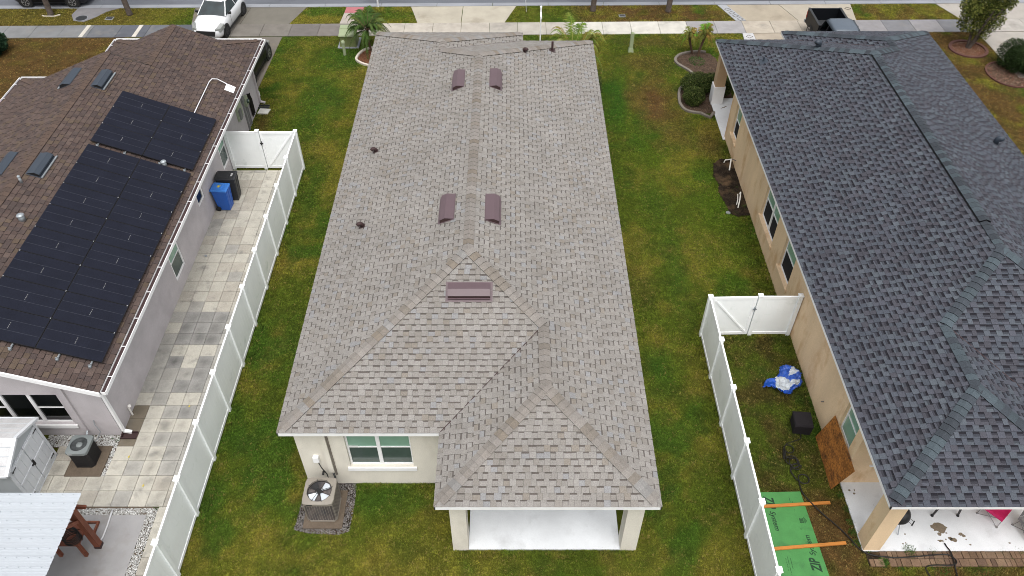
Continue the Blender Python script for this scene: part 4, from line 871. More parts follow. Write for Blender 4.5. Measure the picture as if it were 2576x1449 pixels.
# ------------------------------------------------------------------ fences
def fence(name, label, runs, gate, H_=1.80, loc=(0,0,0)):
    e = empty(name, loc, label, 'fence', 'white vinyl privacy fences')
    done = []
    def post(x, y):
        if any(abs(x-a)+abs(y-c) < .1 for a,c in done): return
        done.append((x,y)); b = MB(); b.box(x-.062,x+.062,y-.062,y+.062,0,H_+.02); p = b.build('post', M['vinyl'], e)
        b = MB(); b.box(x-.078,x+.078,y-.078,y+.078,H_+.02,H_+.055); b.add([(x-.078,y-.078,H_+.055),(x+.078,y-.078,H_+.055),(x+.078,y+.078,H_+.055),(x-.078,y+.078,H_+.055),(x,y,H_+.085)],[(0,1,4),(1,2,4),(2,3,4),(3,0,4)]); b.build('post_cap', M['vinylcap'], p)
    for pts in runs:
        for (a, c) in zip(pts[:-1], pts[1:]):
            post(*a); post(*c); A = Vector((*a,0)); C_ = Vector((*c,0)); d = (C_-A).normalized(); n = Vector((-d.y,d.x,0)); A2 = A+d*.062; C2 = C_-d*.062; L = (C2-A2).length
            def bx(b, t0, t1, w_, z0, z1):
                p = [A2+d*t0-n*w_/2, A2+d*t1-n*w_/2, A2+d*t1+n*w_/2, A2+d*t0+n*w_/2]; b.hexa([(v.x,v.y,z0) for v in p],[(v.x,v.y,z1) for v in p])
            b = MB(); nb = max(1,round(L/.175))
            for k in range(nb): bx(b, L*k/nb+.0015, L*(k+1)/nb-.0015, .022, .14, H_-.10)
            bx(b, 0, L, .017, .14, H_-.10); b.build('panel', M['vinyl'], e)
            b = MB(); bx(b, 0, L, .05, H_-.12, H_-.01); b.build('top_rail', M['vinylcap'], e)
            b = MB(); bx(b, 0, L, .05, .05, .16); b.build('bottom_rail', M['vinylcap'], e)
    (ga, gc, up_first, hs_) = gate; post(*ga); post(*gc)
    A = Vector((*ga,0)); C_ = Vector((*gc,0)); d = (C_-A).normalized(); n = Vector((-d.y,d.x,0)); A2 = A+d*.085; C2 = C_-d*.085; L = (C2-A2).length
    def bx(b, t0, t1, w_, z0, z1, off=0):
        p = [A2+d*t0+n*(off-w_/2), A2+d*t1+n*(off-w_/2), A2+d*t1+n*(off+w_/2), A2+d*t0+n*(off+w_/2)]; b.hexa([(v.x,v.y,z0) for v in p],[(v.x,v.y,z1) for v in p])
    b = MB(); nb = 7
    for k in range(nb): bx(b, L*k/nb+.0015, L*(k+1)/nb-.0015, .022, .12, H_-.1)
    bx(b,0,L,.017,.12,H_-.1); g_ = b.build('gate', M['vinyl'], e)
    b = MB(); bx(b,0,L,.055,H_-.12,H_-.02); bx(b,0,L,.055,.05,.16); bx(b,0,.1,.05,.16,H_-.12); bx(b,L-.1,L,.05,.16,H_-.12); b.build('frame', M['vinylcap'], g_)
    p0, p1 = A2+d*.1, C2-d*.1; z0, z1 = (H_-.14,.18) if up_first else (.18,H_-.14)
    b = MB(); off = -n*.03 if d.x>0 else n*.03; b.bar(tuple(p0+off+Vector((0,0,z0))), tuple(p1+off+Vector((0,0,z1))), .05, .03, up=(0,1,0)); b.build('brace', M['vinylcap'], g_)
    b = MB(); hp = A2 if hs_ else C2; b.box(hp.x-.06,hp.x+.06,hp.y-.07,hp.y-.04,1.25,1.29); b.box(hp.x-.015,hp.x+.015,hp.y-.09,hp.y-.03,1.2,1.36); b.build('latch', M['black'] if name=='f' or hs_ else M['galv'], g_)
    return e
fence('fence', 'long white vinyl fence with gate enclosing the pale paver path by grey house',
      [[(-8.48,y) for y in (26.12,24.38,22.68,20.96,19.24,17.53,15.81,14.08,12.37,10.64,8.92,7.2,5.5)], [(-11.27,26.14),(-9.99,26.14)]], ((-9.99,26.14),(-8.48,26.14),False,True), loc=(-8.48,16,0))
fence('fence', 'white vinyl fence with gate around the back yard of the tan house',
      [[(6.21,y) for y in (17.08,15.32,13.55,11.78,10.0,8.24,6.5)], [(7.78,17.12),(9.03,17.12)]], ((6.21,17.08),(7.78,17.12),True,False), loc=(6.2,12,0))

# ------------------------------------------------------------------ paver path and gravel by the grey house
pp = empty('paved_path', (-10,18,0), kind='structure')
cx0 = -11.38; pc = .478; rp = .4825; y0_ = 13.275
LAY = {9:'gddd',8:'lddd',7:'gddd',6:'glll',5:'gdld',4:'gggd',3:'ggdd',2:'lgll',1:'wlgd',0:'wlll',-1:'wlgg',-2:'lllg',-3:'lglg',-4:'lgll'}
def tile(x0, x1, y0, y1, row=None, colm=None):
    xm, ym = (x0+x1)/2, (y0+y1)/2
    TC_ = {'l':(.43,.41,.355),'b':(.375,.35,.30),'g':(.335,.325,.295),'d':(.265,.26,.245),'w':(.165,.14,.105)}
    ch = None
    if row in LAY and colm is not None: ch = (LAY[row]+'gg')[min(colm,5)]
    if ch is None or (row is not None and row < -3): ch = rnd.choices(['l','b','g'],[7,3,1] if ym < 23 else [4,4,1.5])[0]
    jt = rnd.uniform(.94,1.05); c = tuple(q*jt for q in TC_[ch])
    dk = {'l':.06,'b':.08,'g':.22,'d':.48,'w':.2}[ch]*rnd.uniform(.6,1.3)
    if ym < 13.6 and rnd.random() < .75: dk = max(dk, rnd.uniform(.15,.5))
    zt = .035+rnd.uniform(-.003,.004); g = .006; X0,X1,Y0,Y1 = x0+g,x1-g,y0+g,y1-g; mx_ = xm+rnd.uniform(-.08,.08)*(x1-x0)*2; my_ = ym+rnd.uniform(-.08,.08)
    b = MB(); n = 4; cc = {}
    vs = []; 
    for a in range(n+1):
        for e_ in range(n+1):
            px_, py_ = X0+(X1-X0)*a/n, Y0+(Y1-Y0)*e_/n; d_ = math.hypot((px_-mx_)/(x1-x0),(py_-my_)/(y1-y0)); f_ = 1-dk*max(0,1-d_/.62)*rnd.uniform(.75,1.2); cc[len(vs)] = tuple(q*f_ for q in c); vs.append((px_,py_,zt))
    for a in range(n):
        for e_ in range(n):
            q = [a*(n+1)+e_,(a+1)*(n+1)+e_,(a+1)*(n+1)+e_+1,a*(n+1)+e_+1]; b.add([vs[k] for k in q],[(0,1,2,3)],[cc[k] for k in q])
    for (p,q_) in (((X0,Y0),(X1,Y0)),((X1,Y0),(X1,Y1)),((X1,Y1),(X0,Y1)),((X0,Y1),(X0,Y0))): b.add([(p[0],p[1],0),(q_[0],q_[1],0),(q_[0],q_[1],zt),(p[0],p[1],zt)],[(0,1,2,3)],c)
    b.build('tile', M['paver'], pp)
for i in range(-6, 27):
    ya = y0_+i*rp
    for k in range(7):
        xa = cx0+k*pc; xb = min(xa+pc, -8.5)
        if xb-xa < .06: continue
        if ya+rp/2 < 10.84 and xa < -9.61: continue
        tile(xa, xb, ya, min(ya+rp,25.98), i, k)
for i in range(-12,-5):
    tile(-9.57,-9.12,y0_+i*rp,y0_+(i+1)*rp); tile(-9.12,-8.64,y0_+i*rp,y0_+(i+1)*rp)
for i in range(-5,-3):
    for k in range(1,6): tile(cx0-k*pc, cx0-(k-1)*pc, y0_+i*rp, y0_+(i+1)*rp)
for i in range(-3,-1): tile(-13.05,-12.53, y0_+i*rp, y0_+(i+1)*rp)
tag(B(-14.6,-9.83,5.5,10.62,-.05,.03,'concrete_slab',mat('patio_concrete',(.30,.295,.295),.8,.08,2,.06,60,blotch=(.9,.5,.78,(.19,.165,.14)))), kind='structure')
def pebbles(name, polys, den, cols, size, seed, zb=.01, flat=.7, m=None):
    rs = np.random.RandomState(seed); P = []
    for poly in polys:
        xs_ = [p[0] for p in poly]; ys_ = [p[1] for p in poly]; A_ = (max(xs_)-min(xs_))*(max(ys_)-min(ys_)); n = int(A_*den)
        q = np.stack([rs.uniform(min(xs_),max(xs_),n), rs.uniform(min(ys_),max(ys_),n)],1); P.append(q[inpoly(q[:,0],q[:,1],poly)])
    P = np.concatenate(P); n = len(P); base = np.array([(1,0,0),(0,1,0),(-1,0,0),(0,-1,0),(0,0,1),(0,0,-1)],float)
    F0 = np.array([(0,1,4),(1,2,4),(2,3,4),(3,0,4),(1,0,5),(2,1,5),(3,2,5),(0,3,5)])
    r_ = rs.uniform(size[0],size[1],(n,1,1)); V = base[None]*r_*rs.uniform(.7,1.3,(n,6,1)); V[:,:,2] *= flat
    a = rs.uniform(0,6.28,n); c, s_ = np.cos(a)[:,None], np.sin(a)[:,None]; x = V[:,:,0]*c-V[:,:,1]*s_; y = V[:,:,0]*s_+V[:,:,1]*c
    V = np.stack([x+P[:,0:1], y+P[:,1:2], V[:,:,2]+zb+rs.uniform(0,.012,(n,1))],-1)
    F = (F0[None]+np.arange(n)[:,None,None]*6).reshape(-1,3); T = np.array(cols)[rs.randint(0,len(cols),n)]*rs.uniform(.75,1.2,(n,1)); T = np.repeat(T[:,None],6,1).reshape(-1,3)
    return tag(np_mesh(name, V.reshape(-1,3), F, m or M['pebble'], np.clip(T,0,1)), kind='stuff')
GV = [[(-9.83,5.5),(-9.58,5.5),(-9.58,10.82),(-9.83,10.82)], [(-13.5,10.62),(-9.8,10.62),(-9.8,10.82),(-13.5,10.82)], [(-11.5,11.8),(-11.38,11.8),(-11.38,12.8),(-11.5,12.8)], [(-13.5,12.78),(-11.40,12.78),(-11.40,13.18),(-13.5,13.18)]]
pebbles('gravel', GV, 2600, [(.50,.50,.48),(.60,.60,.59),(.34,.33,.31),(.42,.42,.40)], (.012,.026), 4, .012)
b = MB(); b.box(-13.5,-9.6,10.63,10.87,-.05,.006); b.box(-9.825,-9.59,5.5,10.63,-.05,.006); b.box(-13.5,-11.39,12.75,13.18,-.05,.006); b.box(-11.5,-11.385,11.8,12.75,-.05,.006); tag(b.build('gravel_bed', M['mat']), kind='structure')
tag(B(-12.52,-11.5,11.79,12.79,-.05,.05,'equipment_pad',M['mat']), 'brown square pad under the black and grey air conditioner', 'pad')
b = MB(); b.cyl((-11.02,20.85),.05,.02,.06,12); tag(b.build('cleanout_cover', M['galv']), 'small round white cleanout cap on the paver path', 'cap')
B_ = MB(); B_.box(-11.36,-10.92,13.03,13.06,.03,.10); B_.box(-11.36,-10.92,13.24,13.27,.03,.10); B_.box(-11.36,-11.33,13.06,13.24,.03,.12); B_.box(-11.36,-10.92,13.06,13.24,.03,.045)
tag(B_.build('splash_block', M['ventdark']), 'dark brown splash block under the downspout at the grey house corner', 'splash block')
B_ = MB(); B_.box(-11.34,-10.86,30.58,30.62,0,.07); B_.box(-11.34,-10.86,30.78,30.82,0,.07); B_.box(-11.34,-10.86,30.62,30.78,0,.02); tag(B_.build('splash_block', M['cover']), 'dark splash block lying in the grass beside the pale square slab', 'splash block')
B_ = MB(); B_.prism([(-11.28,30.15),(-10.82,30.12),(-10.76,30.5),(-11.24,30.55)],0,.05,(.50,.49,.45)); tag(B_.build('stepping_slab', M['conc']), 'pale square concrete slab in the grass below the meter boxes', 'slab')
# hose bundle hanging on the wall
b = MB()
for k in range(7):
    yy = 29.62+k*.05; b.tube([(XW3+.05+.01*(k%3),yy,1.35-.03*k),(XW3+.09,yy+.02,.9),(XW3+.08,yy+.03,.2+.04*(k%3)),(XW3+.05,yy+.05,.25),(XW3+.05,yy+.03,1.2)],.018,5)
tag(b.build('hose_bundle', M['hose']), 'bundle of black hoses hanging on the grey house wall by the meters', 'hose')

# ------------------------------------------------------------------ air conditioners
def ac_unit(name, label, c, w_, d_, h_, z0, mside, mtop, fins, fan):
    x, y = c; e = empty(name, (x,y,z0), label, 'air conditioner'); ch = .08
    def oct_(w2, d2, ch): return [(x-w2+ch,y-d2),(x+w2-ch,y-d2),(x+w2,y-d2+ch),(x+w2,y+d2-ch),(x+w2-ch,y+d2),(x-w2+ch,y+d2),(x-w2,y+d2-ch),(x-w2,y-d2+ch)]
    b = MB(); b.prism(oct_(w_/2*.93,d_/2*.93,ch*.8), z0+.03, z0+h_-.1); b.build('coil', M['acblack'] if not fins else M['acfin'], e)
    b = MB(); b.prism(oct_(w_/2*.97,d_/2*.97,ch), z0, z0+.05); b.build('base_pan', mside, e)
    b = MB()
    if fins:
        n = 11
        for k in range(n+1):
            t = -w_/2*.9+w_*.9*k/n
            b.box(x+t-.003,x+t+.003,y-d_/2*.965,y-d_/2*.92,z0+.05,z0+h_-.12); b.box(x+t-.003,x+t+.003,y+d_/2*.92,y+d_/2*.965,z0+.05,z0+h_-.12)
            t2 = -d_/2*.9+d_*.9*k/n
            b.box(x+w_/2*.92,x+w_/2*.965,y+t2-.003,y+t2+.003,z0+.05,z0+h_-.12); b.box(x-w_/2*.965,x-w_/2*.92,y+t2-.003,y+t2+.003,z0+.05,z0+h_-.12)
        b.build('louvre', mside, e)
    else:
        for k in range(14):
            zz_ = z0+.07+k*(h_-.2)/14; b.prism(oct_(w_/2*.96,d_/2*.96,ch), zz_, zz_+.014)
        b.build('louvre', M['black'], e)
    # top with a round opening
    zt = z0+h_; r_ = min(w_,d_)*(.40 if fan else .38); n = 32; outer = []
    for k in range(n):
        a = 2*math.pi*k/n; ca, sa = math.cos(a), math.sin(a); t = 1/max(abs(ca)/(w_/2),abs(sa)/(d_/2)); t = min(t, .93*math.hypot(w_/2,d_/2)); outer.append((x+ca*t,y+sa*t))
    vs = [(p[0],p[1],zt-.02) for p in outer]+[(x+r_*math.cos(2*math.pi*k/n),y+r_*math.sin(2*math.pi*k/n),zt) for k in range(n)]+[(p[0],p[1],zt-.11) for p in outer]+[(x+r_*math.cos(2*math.pi*k/n),y+r_*math.sin(2*math.pi*k/n),zt-.05) for k in range(n)]
    b = MB(); b.add(vs, [(k,(k+1)%n,n+(k+1)%n,n+k) for k in range(n)]+[(k,(k+1)%n,2*n+(k+1)%n,2*n+k) for k in range(n)]+[(n+k,n+(k+1)%n,3*n+(k+1)%n,3*n+k) for k in range(n)]); b.build('top_panel', mtop, e)
    if fan:
        b = MB(); b.lathe([(r_*1.02,-.05),(r_*1.02,-.3),(.001,-.3)],(x,y,zt),n); b.build('fan_well', M['black'], e)
        b = MB(); b.cyl((x,y),.065,zt-.16,zt-.035,14); hub = b.build('fan_hub', M['black'], e)
        for k in range(4):
            a0 = 2*math.pi*k/4+.75; q = []
            for (rr_, da, dz) in ((.07,-.35,-.05),(.07,.35,-.06),(r_*.93,.46,-.075),(r_*.97,.05,-.05),(r_*.93,-.40,-.03)): q.append((x+rr_*math.cos(a0+da),y+rr_*math.sin(a0+da),zt+dz))
            b = MB(); b.add(q+[(p[0],p[1],p[2]-.006) for p in q],[(0,1,2,3,4),(9,8,7,6,5)]); b.build('fan_blade', M['fan'] if k != 1 else M['black'], e)
        b = MB()
        for k in range(8):
            a = 2*math.pi*k/8+.2; b.bar((x+.05*math.cos(a),y+.05*math.sin(a),zt+.004),(x+(r_+.03)*math.cos(a+.12),y+(r_+.03)*math.sin(a+.12),zt+.006),.010,.008)
        for rr_ in (.1,r_):
            b.tube([(x+rr_*math.cos(2*math.pi*k/24),y+rr_*math.sin(2*math.pi*k/24),zt+.006) for k in range(25)],.0035 if rr_ != .1 else .006,4)
        b.build('fan_guard', M['black'], e)
    else:
        b = MB(); b.lathe([(r_*1.0,-.05),(r_*.86,-.07),(r_*.40,-.035),(r_*.33,-.01),(.001,-.005)],(x,y,zt),n); b.build('dome', M['acgrey'], e, smooth=True)
        b = MB()
        for i in range(14):
            rr_ = r_*(.36+.62*i/13); b.tube([(x+rr_*math.cos(2*math.pi*k/24),y+rr_*math.sin(2*math.pi*k/24),zt-.03) for k in range(25)],.003,4)
        b.build('fan_guard', M['cover'], e)
    b = MB(); b.box(x-w_*.36,x-w_*.16,y-d_/2-.004,y-d_/2+.006,zt-.085,zt-.045); b.build('badge', M['black'] if fan else M['label'], e)
    return e
tag(B(-5.55,-4.50,10.22,11.35,-.02,.05,'equipment_pad',M['mat']), 'grey brown pad under the beige air conditioner', 'pad')
ac_unit('air_conditioner', 'beige air conditioner with open fan top beside the cream wall', (-5.04,10.80), .82, .80, .93, .05, M['acbeige'], M['acbeige'], True, True)
ac_unit('air_conditioner', 'black air conditioner with grey domed top near the white shed', (-12.04,12.37), .60, .62, .73, .05, M['acblack'], M['acgrey'], False, False)
pebbles('gravel', [ACG], 2200, [(.20,.185,.175),(.13,.12,.115),(.28,.26,.25),(.10,.095,.095)], (.011,.022), 8, .008)
b = MB(); b.prism(ACG, -.05, .004); tag(b.build('gravel_bed', M['soil']), kind='structure')

# ------------------------------------------------------------------ shed
SH = empty('garden_shed', (-13.9,11.7,0), 'white resin garden shed with double doors below the black window', 'shed')
x1 = -13.0; x0 = -15.2; ya, yb = 10.92, 12.52; ym = 11.72; zE, zR = 1.68, 2.04
b = MB(); b.box(x0,x1-.02,ya,yb,.05,zE-.03); b.add([(x1-.02,ya,zE-.03),(x1-.02,yb,zE-.03),(x1-.02,ym,zR-.04)],[(0,1,2)]); b.build('wall', M['shedg'], SH)
for (y0,y1,z0,z1) in ((ya-.09,ym,zE-.04,zR),(ym,yb+.09,zR,zE-.04)):
    b = MB(); b.hexa([(x0,y0,z0-.03),(x1+.02,y0,z0-.03),(x1+.02,y1,z1-.03),(x0,y1,z1-.03)],[(x0,y0,z0),(x1+.02,y0,z0),(x1+.02,y1,z1),(x0,y1,z1)]); rf = b.build('roof', M['shedroof'], SH)
    b = MB()
    for k in (1,2,3): t = k/4; yy = y0+(y1-y0)*t; zz_ = z0+(z1-z0)*t; b.box(x0,x1+.02,yy-.01,yy+.01,zz_-.01,zz_+.008)
    b.build('panel_joint', M['shedg'], rf)
b = MB(); b.bar((x1+.05,ya-.12,zE-.05),(x1+.05,ym,zR),.07,.09,up=(1,0,0)); b.bar((x1+.05,ym,zR),(x1+.05,yb+.12,zE-.05),.07,.09,up=(1,0,0)); b.bar((x0,ya-.12,zE-.055),(x1+.05,ya-.12,zE-.055),.04,.06); b.bar((x0,yb+.12,zE-.055),(x1+.05,yb+.12,zE-.055),.04,.06); b.build('trim', M['shedw'], SH)
b = MB(); b.box(x1-.02,x1+.012,ya,ya+.09,.05,zE-.08); b.box(x1-.02,x1+.012,yb-.09,yb,.05,zE-.08); b.box(x1-.02,x1+.012,ya,yb,0,.07); b.build('frame', M['shedw'], SH)
for k, (da, db) in enumerate(((ya+.1,ym-.01),(ym+.01,yb-.1))):
    b = MB(); n = 3
    for q in range(n): b.box(x1-.015,x1+.006,da+(db-da)*q/n+.004,da+(db-da)*(q+1)/n-.004,.09,1.55)
    dr = b.build('door', M['shedw'], SH)
    for zz_ in (.25,.85,1.45): b = MB(); b.box(x1+.006,x1+.02,da,db,zz_-.045,zz_+.045); b.build('door_rail', M['shedw'], dr)
    b = MB(); yh = da+.02 if k == 0 else db-.02
    for zz_ in (.25,1.45): b.box(x1+.02,x1+.035,yh-.02,yh+.02,zz_-.02,zz_+.02); b.box(x1+.02,x1+.03,min(yh,yh+(.16 if k==0 else -.16)),max(yh,yh+(.16 if k==0 else -.16)),zz_-.012,zz_+.012)
    b.build('hinge', M['black'], dr)
b = MB(); b.box(x1+.02,x1+.05,ym-.03,ym+.03,.78,.98); b.box(x1+.02,x1+.045,ym-.1,ym+.02,.84,.88); b.build('latch', M['black'], SH)

# ------------------------------------------------------------------ metal patio roof on posts
PG = empty('patio_cover', (-11.5,9,0), 'ribbed white metal patio cover on stained red wooden posts', 'patio cover')
b = MB(); zt0 = 2.34; xa, xb = -14.8, -10.42; y = 9.90; prof = []
yy = 9.94
while yy > 5.2:
    for (dy, dz) in ((0,0),(-.012,.022),(-.030,.022),(-.042,0),(-.085,0),(-.09,.006),(-.10,.006),(-.105,0),(-.15,0),(-.155,.006),(-.165,.006),(-.17,0)): prof.append((yy+dy, zt0+dz))
    yy -= .229
sht = empty('x_unused') if False else None
per = 12
for k in range(0, len(prof)-per, per*3):
    seg = prof[k:k+per*3+1]; b = MB(); n = len(seg)
    b.add([(xa,p[0],p[1]-.0) for p in seg]+[(xb,p[0],p[1]) for p in seg], [(i,i+1,n+i+1,n+i) for i in range(n-1)]); sh_ = b.build('roof_sheet', M['steel'], PG)
    b = MB()
    for i in range(3):
        y_ = 9.94-(k//per+i)*.229-.055
        for x in np.arange(xa+.3+(i%2)*.12, xb, .26): b.box(x-.008,x+.008,y_-.008,y_+.008,zt0,zt0+.012)
    b.build('screw', M['galv'], sh_)
for (x,y) in ((-10.77,9.73),(-14.2,9.73),(-10.77,6.2)):
    b = MB(); b.box(x-.075,x+.075,y-.075,y+.075,.03,2.16); b.build('post', M['redwood'], PG)
    b = MB(); b.box(x-.085,x+.085,y-.085,y+.085,.03,.12); b.build('post_foot', M['ventdark'], PG)
b = MB(); b.bar((-10.77,9.66,1.45),(-10.77,9.2,1.95),.09,.09); b.build('brace', M['redwood'], PG)
b = MB(); b.bar((-10.84,9.73,1.45),(-11.3,9.73,1.95),.09,.09); b.build('brace', M['redwood'], PG)
b = MB(); b.box(-10.84,-10.70,5.3,9.80,2.16,2.30); b.build('beam', M['redwood'], PG)
for y in (9.82,9.45,8.9,8.3,7.7,7.1,6.5,5.9):
    xe = -10.25 if y == 9.82 else -10.5
    b = MB(); b.box(-14.6,-10.5,y-.02,y+.02,2.22,2.325); b.build('rafter', M['redwood'], PG)
for (y, x_, z_0) in ((9.88,-10.52,1.72),(9.75,-10.72,1.38)):
    b = MB(); b.hexa([(x_-.25,y-.03,z_0-.02),(x_,y-.03,z_0),(x_,y+.03,z_0),(x_-.25,y+.03,z_0-.02)],[(x_-.3,y-.03,z_0+.13),(x_+.03,y-.03,z_0+.10),(x_+.03,y+.03,z_0+.10),(x_-.3,y+.03,z_0+.13)]); b.build('beam_end', M['redwood'], PG)
TB = empty('garden_bench', (-11.2,9.75,.03), 'low red stained wooden bench under the metal patio cover', 'bench')
b = MB()
for k in range(4): b.box(-11.7,-10.95,9.42+k*.15,9.55+k*.15,.62,.66)
b.build('seat', M['redwood'], TB)
for (x,y) in ((-11.65,9.47),(-11.0,9.47),(-11.65,9.97),(-11.0,9.97)): b = MB(); b.box(x-.04,x+.04,y-.04,y+.04,.03,.62); b.build('leg', M['redwood'], TB)
b = MB(); b.box(-11.35,-11.0,10.36,10.41,.03,.10); b.box(-11.35,-11.3,9.9,10.36,.03,.1); b.box(-11.05,-11.0,9.9,10.36,.03,.1); b.build('frame', M['redwood'], TB)
b = MB(); r_ = random.Random(2)
pts = [( -11.1+(.20+.01*r_.random())*math.cos(t*.35), 9.55+(.17+.012*r_.random())*math.sin(t*.35), .70+.0035*t+.01*r_.random()) for t in range(95)]
b.tube(pts,.014,5); tag(b.build('hose_coil', M['hose'], smooth=True), 'coil of black garden hose lying on the red wooden bench', 'hose')
b = MB(); b.tube([(-10.79,10.75,.04),(-10.78,10.6,.05),(-10.76,10.3,.05),(-10.76,9.98,.05),(-10.78,9.86,.06)],.022,6); tag(b.build('conduit_pipe', M['wirewhite'], smooth=True), 'thin pale pipe across the concrete slab to the red post', 'pipe')

# ------------------------------------------------------------------ wheelie bins
def bin_(name, label, x, y, w_, d_, h_, mb, ml, sticker=None, rz=0.0):
    e = empty(name, (x,y,.04), label, 'bin', 'wheelie bins on the paver path', rz=rz)
    b = MB(); a = .82
    # opens to +x; handle on the -x (wall) side
    b.hexa([(-w_/2*a+.03,-d_/2*a,.03),(w_/2*a,-d_/2*a,.03),(w_/2*a,d_/2*a,.03),(-w_/2*a+.03,d_/2*a,.03)],[(-w_/2,-d_/2,h_-.06),(w_/2,-d_/2,h_-.06),(w_/2,d_/2,h_-.06),(-w_/2,d_/2,h_-.06)])
    for q in (-.5,0,.5): b.hexa([(w_/2*a-.005,q*d_*.7-.02,.15),(w_/2*a+.015,q*d_*.7-.02,.15),(w_/2*a+.015,q*d_*.7+.02,.15),(w_/2*a-.005,q*d_*.7+.02,.15)],[(w_/2-.01,q*d_*.7-.02,h_-.1),(w_/2+.015,q*d_*.7-.02,h_-.1),(w_/2+.015,q*d_*.7+.02,h_-.1),(w_/2-.01,q*d_*.7+.02,h_-.1)])
    b.build('body', mb, e, local=True)
    b = MB(); hw, hd = w_/2+.02, d_/2+.02
    b.hexa([(-hw-.03,-hd,h_-.06),(hw,-hd,h_-.06),(hw,hd,h_-.06),(-hw-.03,hd,h_-.06)],[(-hw-.01,-hd+.02,h_-.015),(hw-.05,-hd+.03,h_-.015),(hw-.05,hd-.03,h_-.015),(-hw-.01,hd-.02,h_-.015)])
    b.hexa([(-hw*.8,-hd*.75,h_-.02),(hw*.35,-hd*.75,h_-.02),(hw*.35,hd*.75,h_-.02),(-hw*.8,hd*.75,h_-.02)],[(-hw*.75,-hd*.68,h_+.01),(hw*.3,-hd*.68,h_+.01),(hw*.3,hd*.68,h_+.01),(-hw*.75,hd*.68,h_+.01)])
    b.hexa([(hw*.45,-hd*.6,h_-.02),(hw*.8,-hd*.6,h_-.02),(hw*.8,hd*.6,h_-.02),(hw*.45,hd*.6,h_-.02)],[(hw*.47,-hd*.55,h_),(hw*.78,-hd*.55,h_),(hw*.78,hd*.55,h_),(hw*.47,hd*.55,h_)])
    lid = b.build('lid', ml, e, local=True)
    b = MB()
    if sticker == 'y': b.add([(-.1,-.06,h_+.012),(-.0,-.08,h_+.012),(.02,.05,h_+.012),(-.09,.06,h_+.012)],[(0,1,2,3)]); b.build('sticker', M['yellow'], lid, local=True)
    else: b.box(hw*.5,hw*.7,-hd*.35,hd*.35,h_,h_+.004); b.build('sticker', M['label'], lid, local=True)
    b = MB(); b.tube([(-w_/2-.06,-d_/2+.05,h_-.05),(-w_/2-.06,d_/2-.05,h_-.05)],.018,6)
    for q in (-1,0,1): b.box(-w_/2-.06,-w_/2,q*(d_/2-.06)-.015,q*(d_/2-.06)+.015,h_-.08,h_-.03)
    b.build('handle', mb, e, local=True)
    for q in (-1,1):
        b = MB(T=lambda p, q=q: (-w_/2*a+.03+p[0], q*(d_/2*a+.01)+p[2]*q, .10+p[1])); b.lathe([(.001,0),(.10,0),(.10,.05),(.001,.05)],(0,0,0),14); b.build('wheel', M['dark'], e, local=True)
    return e
bin_('wheelie_bin', 'blue wheelie bin with yellow sticker in front of the black one', -10.98, 23.62, .56, .50, 1.0, M['blue'], M['bluelid'], 'y', -.06)
bin_('wheelie_bin', 'black wheelie bin by the grey wall behind the blue one', -10.88, 24.22, .70, .52, 1.1, M['blackbin'], M['blackbin'], None, .02)

# ------------------------------------------------------------------ back yard of the tan house
# crumpled tarp
def tarp():
    rs = np.random.RandomState(11); out_ = [(8.35,15.45),(8.18,15.22),(7.95,15.20),(7.80,15.08),(7.70,14.88),(7.95,14.85),(8.12,14.72),(8.30,14.60),(8.50,14.55),(8.62,14.72),(8.9,14.9),(9.0,15.08),(8.98,15.2),(9.06,15.42),(8.93,15.5),(8.80,15.68),(8.55,15.72),(8.38,15.66)]
    g = 46; xs_ = np.linspace(7.66,9.1,g); ys_ = np.linspace(14.5,15.76,g); X_, Y_ = np.meshgrid(xs_,ys_,indexing='ij')
    n1 = np.abs(fbm(X_*4.2+5,Y_*4.2,2)-.5)*2; n2 = np.abs(fbm(X_*9,Y_*9+8,3)-.5)*2
    ins = inpoly(X_,Y_,out_); ed = np.zeros_like(X_)
    for dx in (-.07,.07):
        for dy in (-.07,.07): ed += inpoly(X_+dx,Y_+dy,out_)
    Z_ = .02+(ed/4)*(.09+.13*(1-n1)+.06*(1-n2)); sil = [[(8.13,15.2),(8.30,15.18),(8.55,15.03),(8.85,15.05),(8.80,14.9),(8.55,14.83),(8.45,14.70),(8.25,14.66),(8.05,14.78)],[(8.52,15.18),(8.70,15.52),(8.80,15.55),(8.95,15.38),(8.72,15.25)]]
    bb, ss = MB(), MB()
    for i in range(g-1):
        for j in range(g-1):
            if not (ins[i,j] and ins[i+1,j] and ins[i+1,j+1] and ins[i,j+1]): continue
            q = [(X_[a,c],Y_[a,c],Z_[a,c]) for a,c in ((i,j),(i+1,j),(i+1,j+1),(i,j+1))]; cx, cy = X_[i,j], Y_[i,j]
            s_ = any(inpoly(np.array([cx]),np.array([cy]),p)[0] for p in sil); (ss if s_ else bb).add(q,[(0,1,2),(0,2,3)])
    e = empty('tarpaulin', (8.4,15.1,0), 'crumpled blue and silver tarpaulin on the grass by the tan wall', 'tarp'); bb.build('blue_side', M['tarpb'], e); ss.build('silver_side', M['tarps'], e)
tarp()
BX = empty('storage_box', (8.5,13.5,0), 'black cube shaped fabric box on the grass by the tan wall', 'box')
b = MB(); b.hexa([(8.24,13.24,.02),(8.72,13.18,.02),(8.76,13.66,.02),(8.28,13.70,.02)],[(8.21,13.22,.42),(8.73,13.16,.42),(8.78,13.68,.42),(8.27,13.73,.42)]); b.build('body', M['fabricblack'], BX)
b = MB(); b.hexa([(8.20,13.20,.42),(8.74,13.14,.42),(8.79,13.70,.42),(8.26,13.75,.42)],[(8.23,13.24,.47),(8.71,13.18,.49),(8.76,13.66,.47),(8.29,13.70,.46)]); b.build('lid', M['fabricblack'], BX)
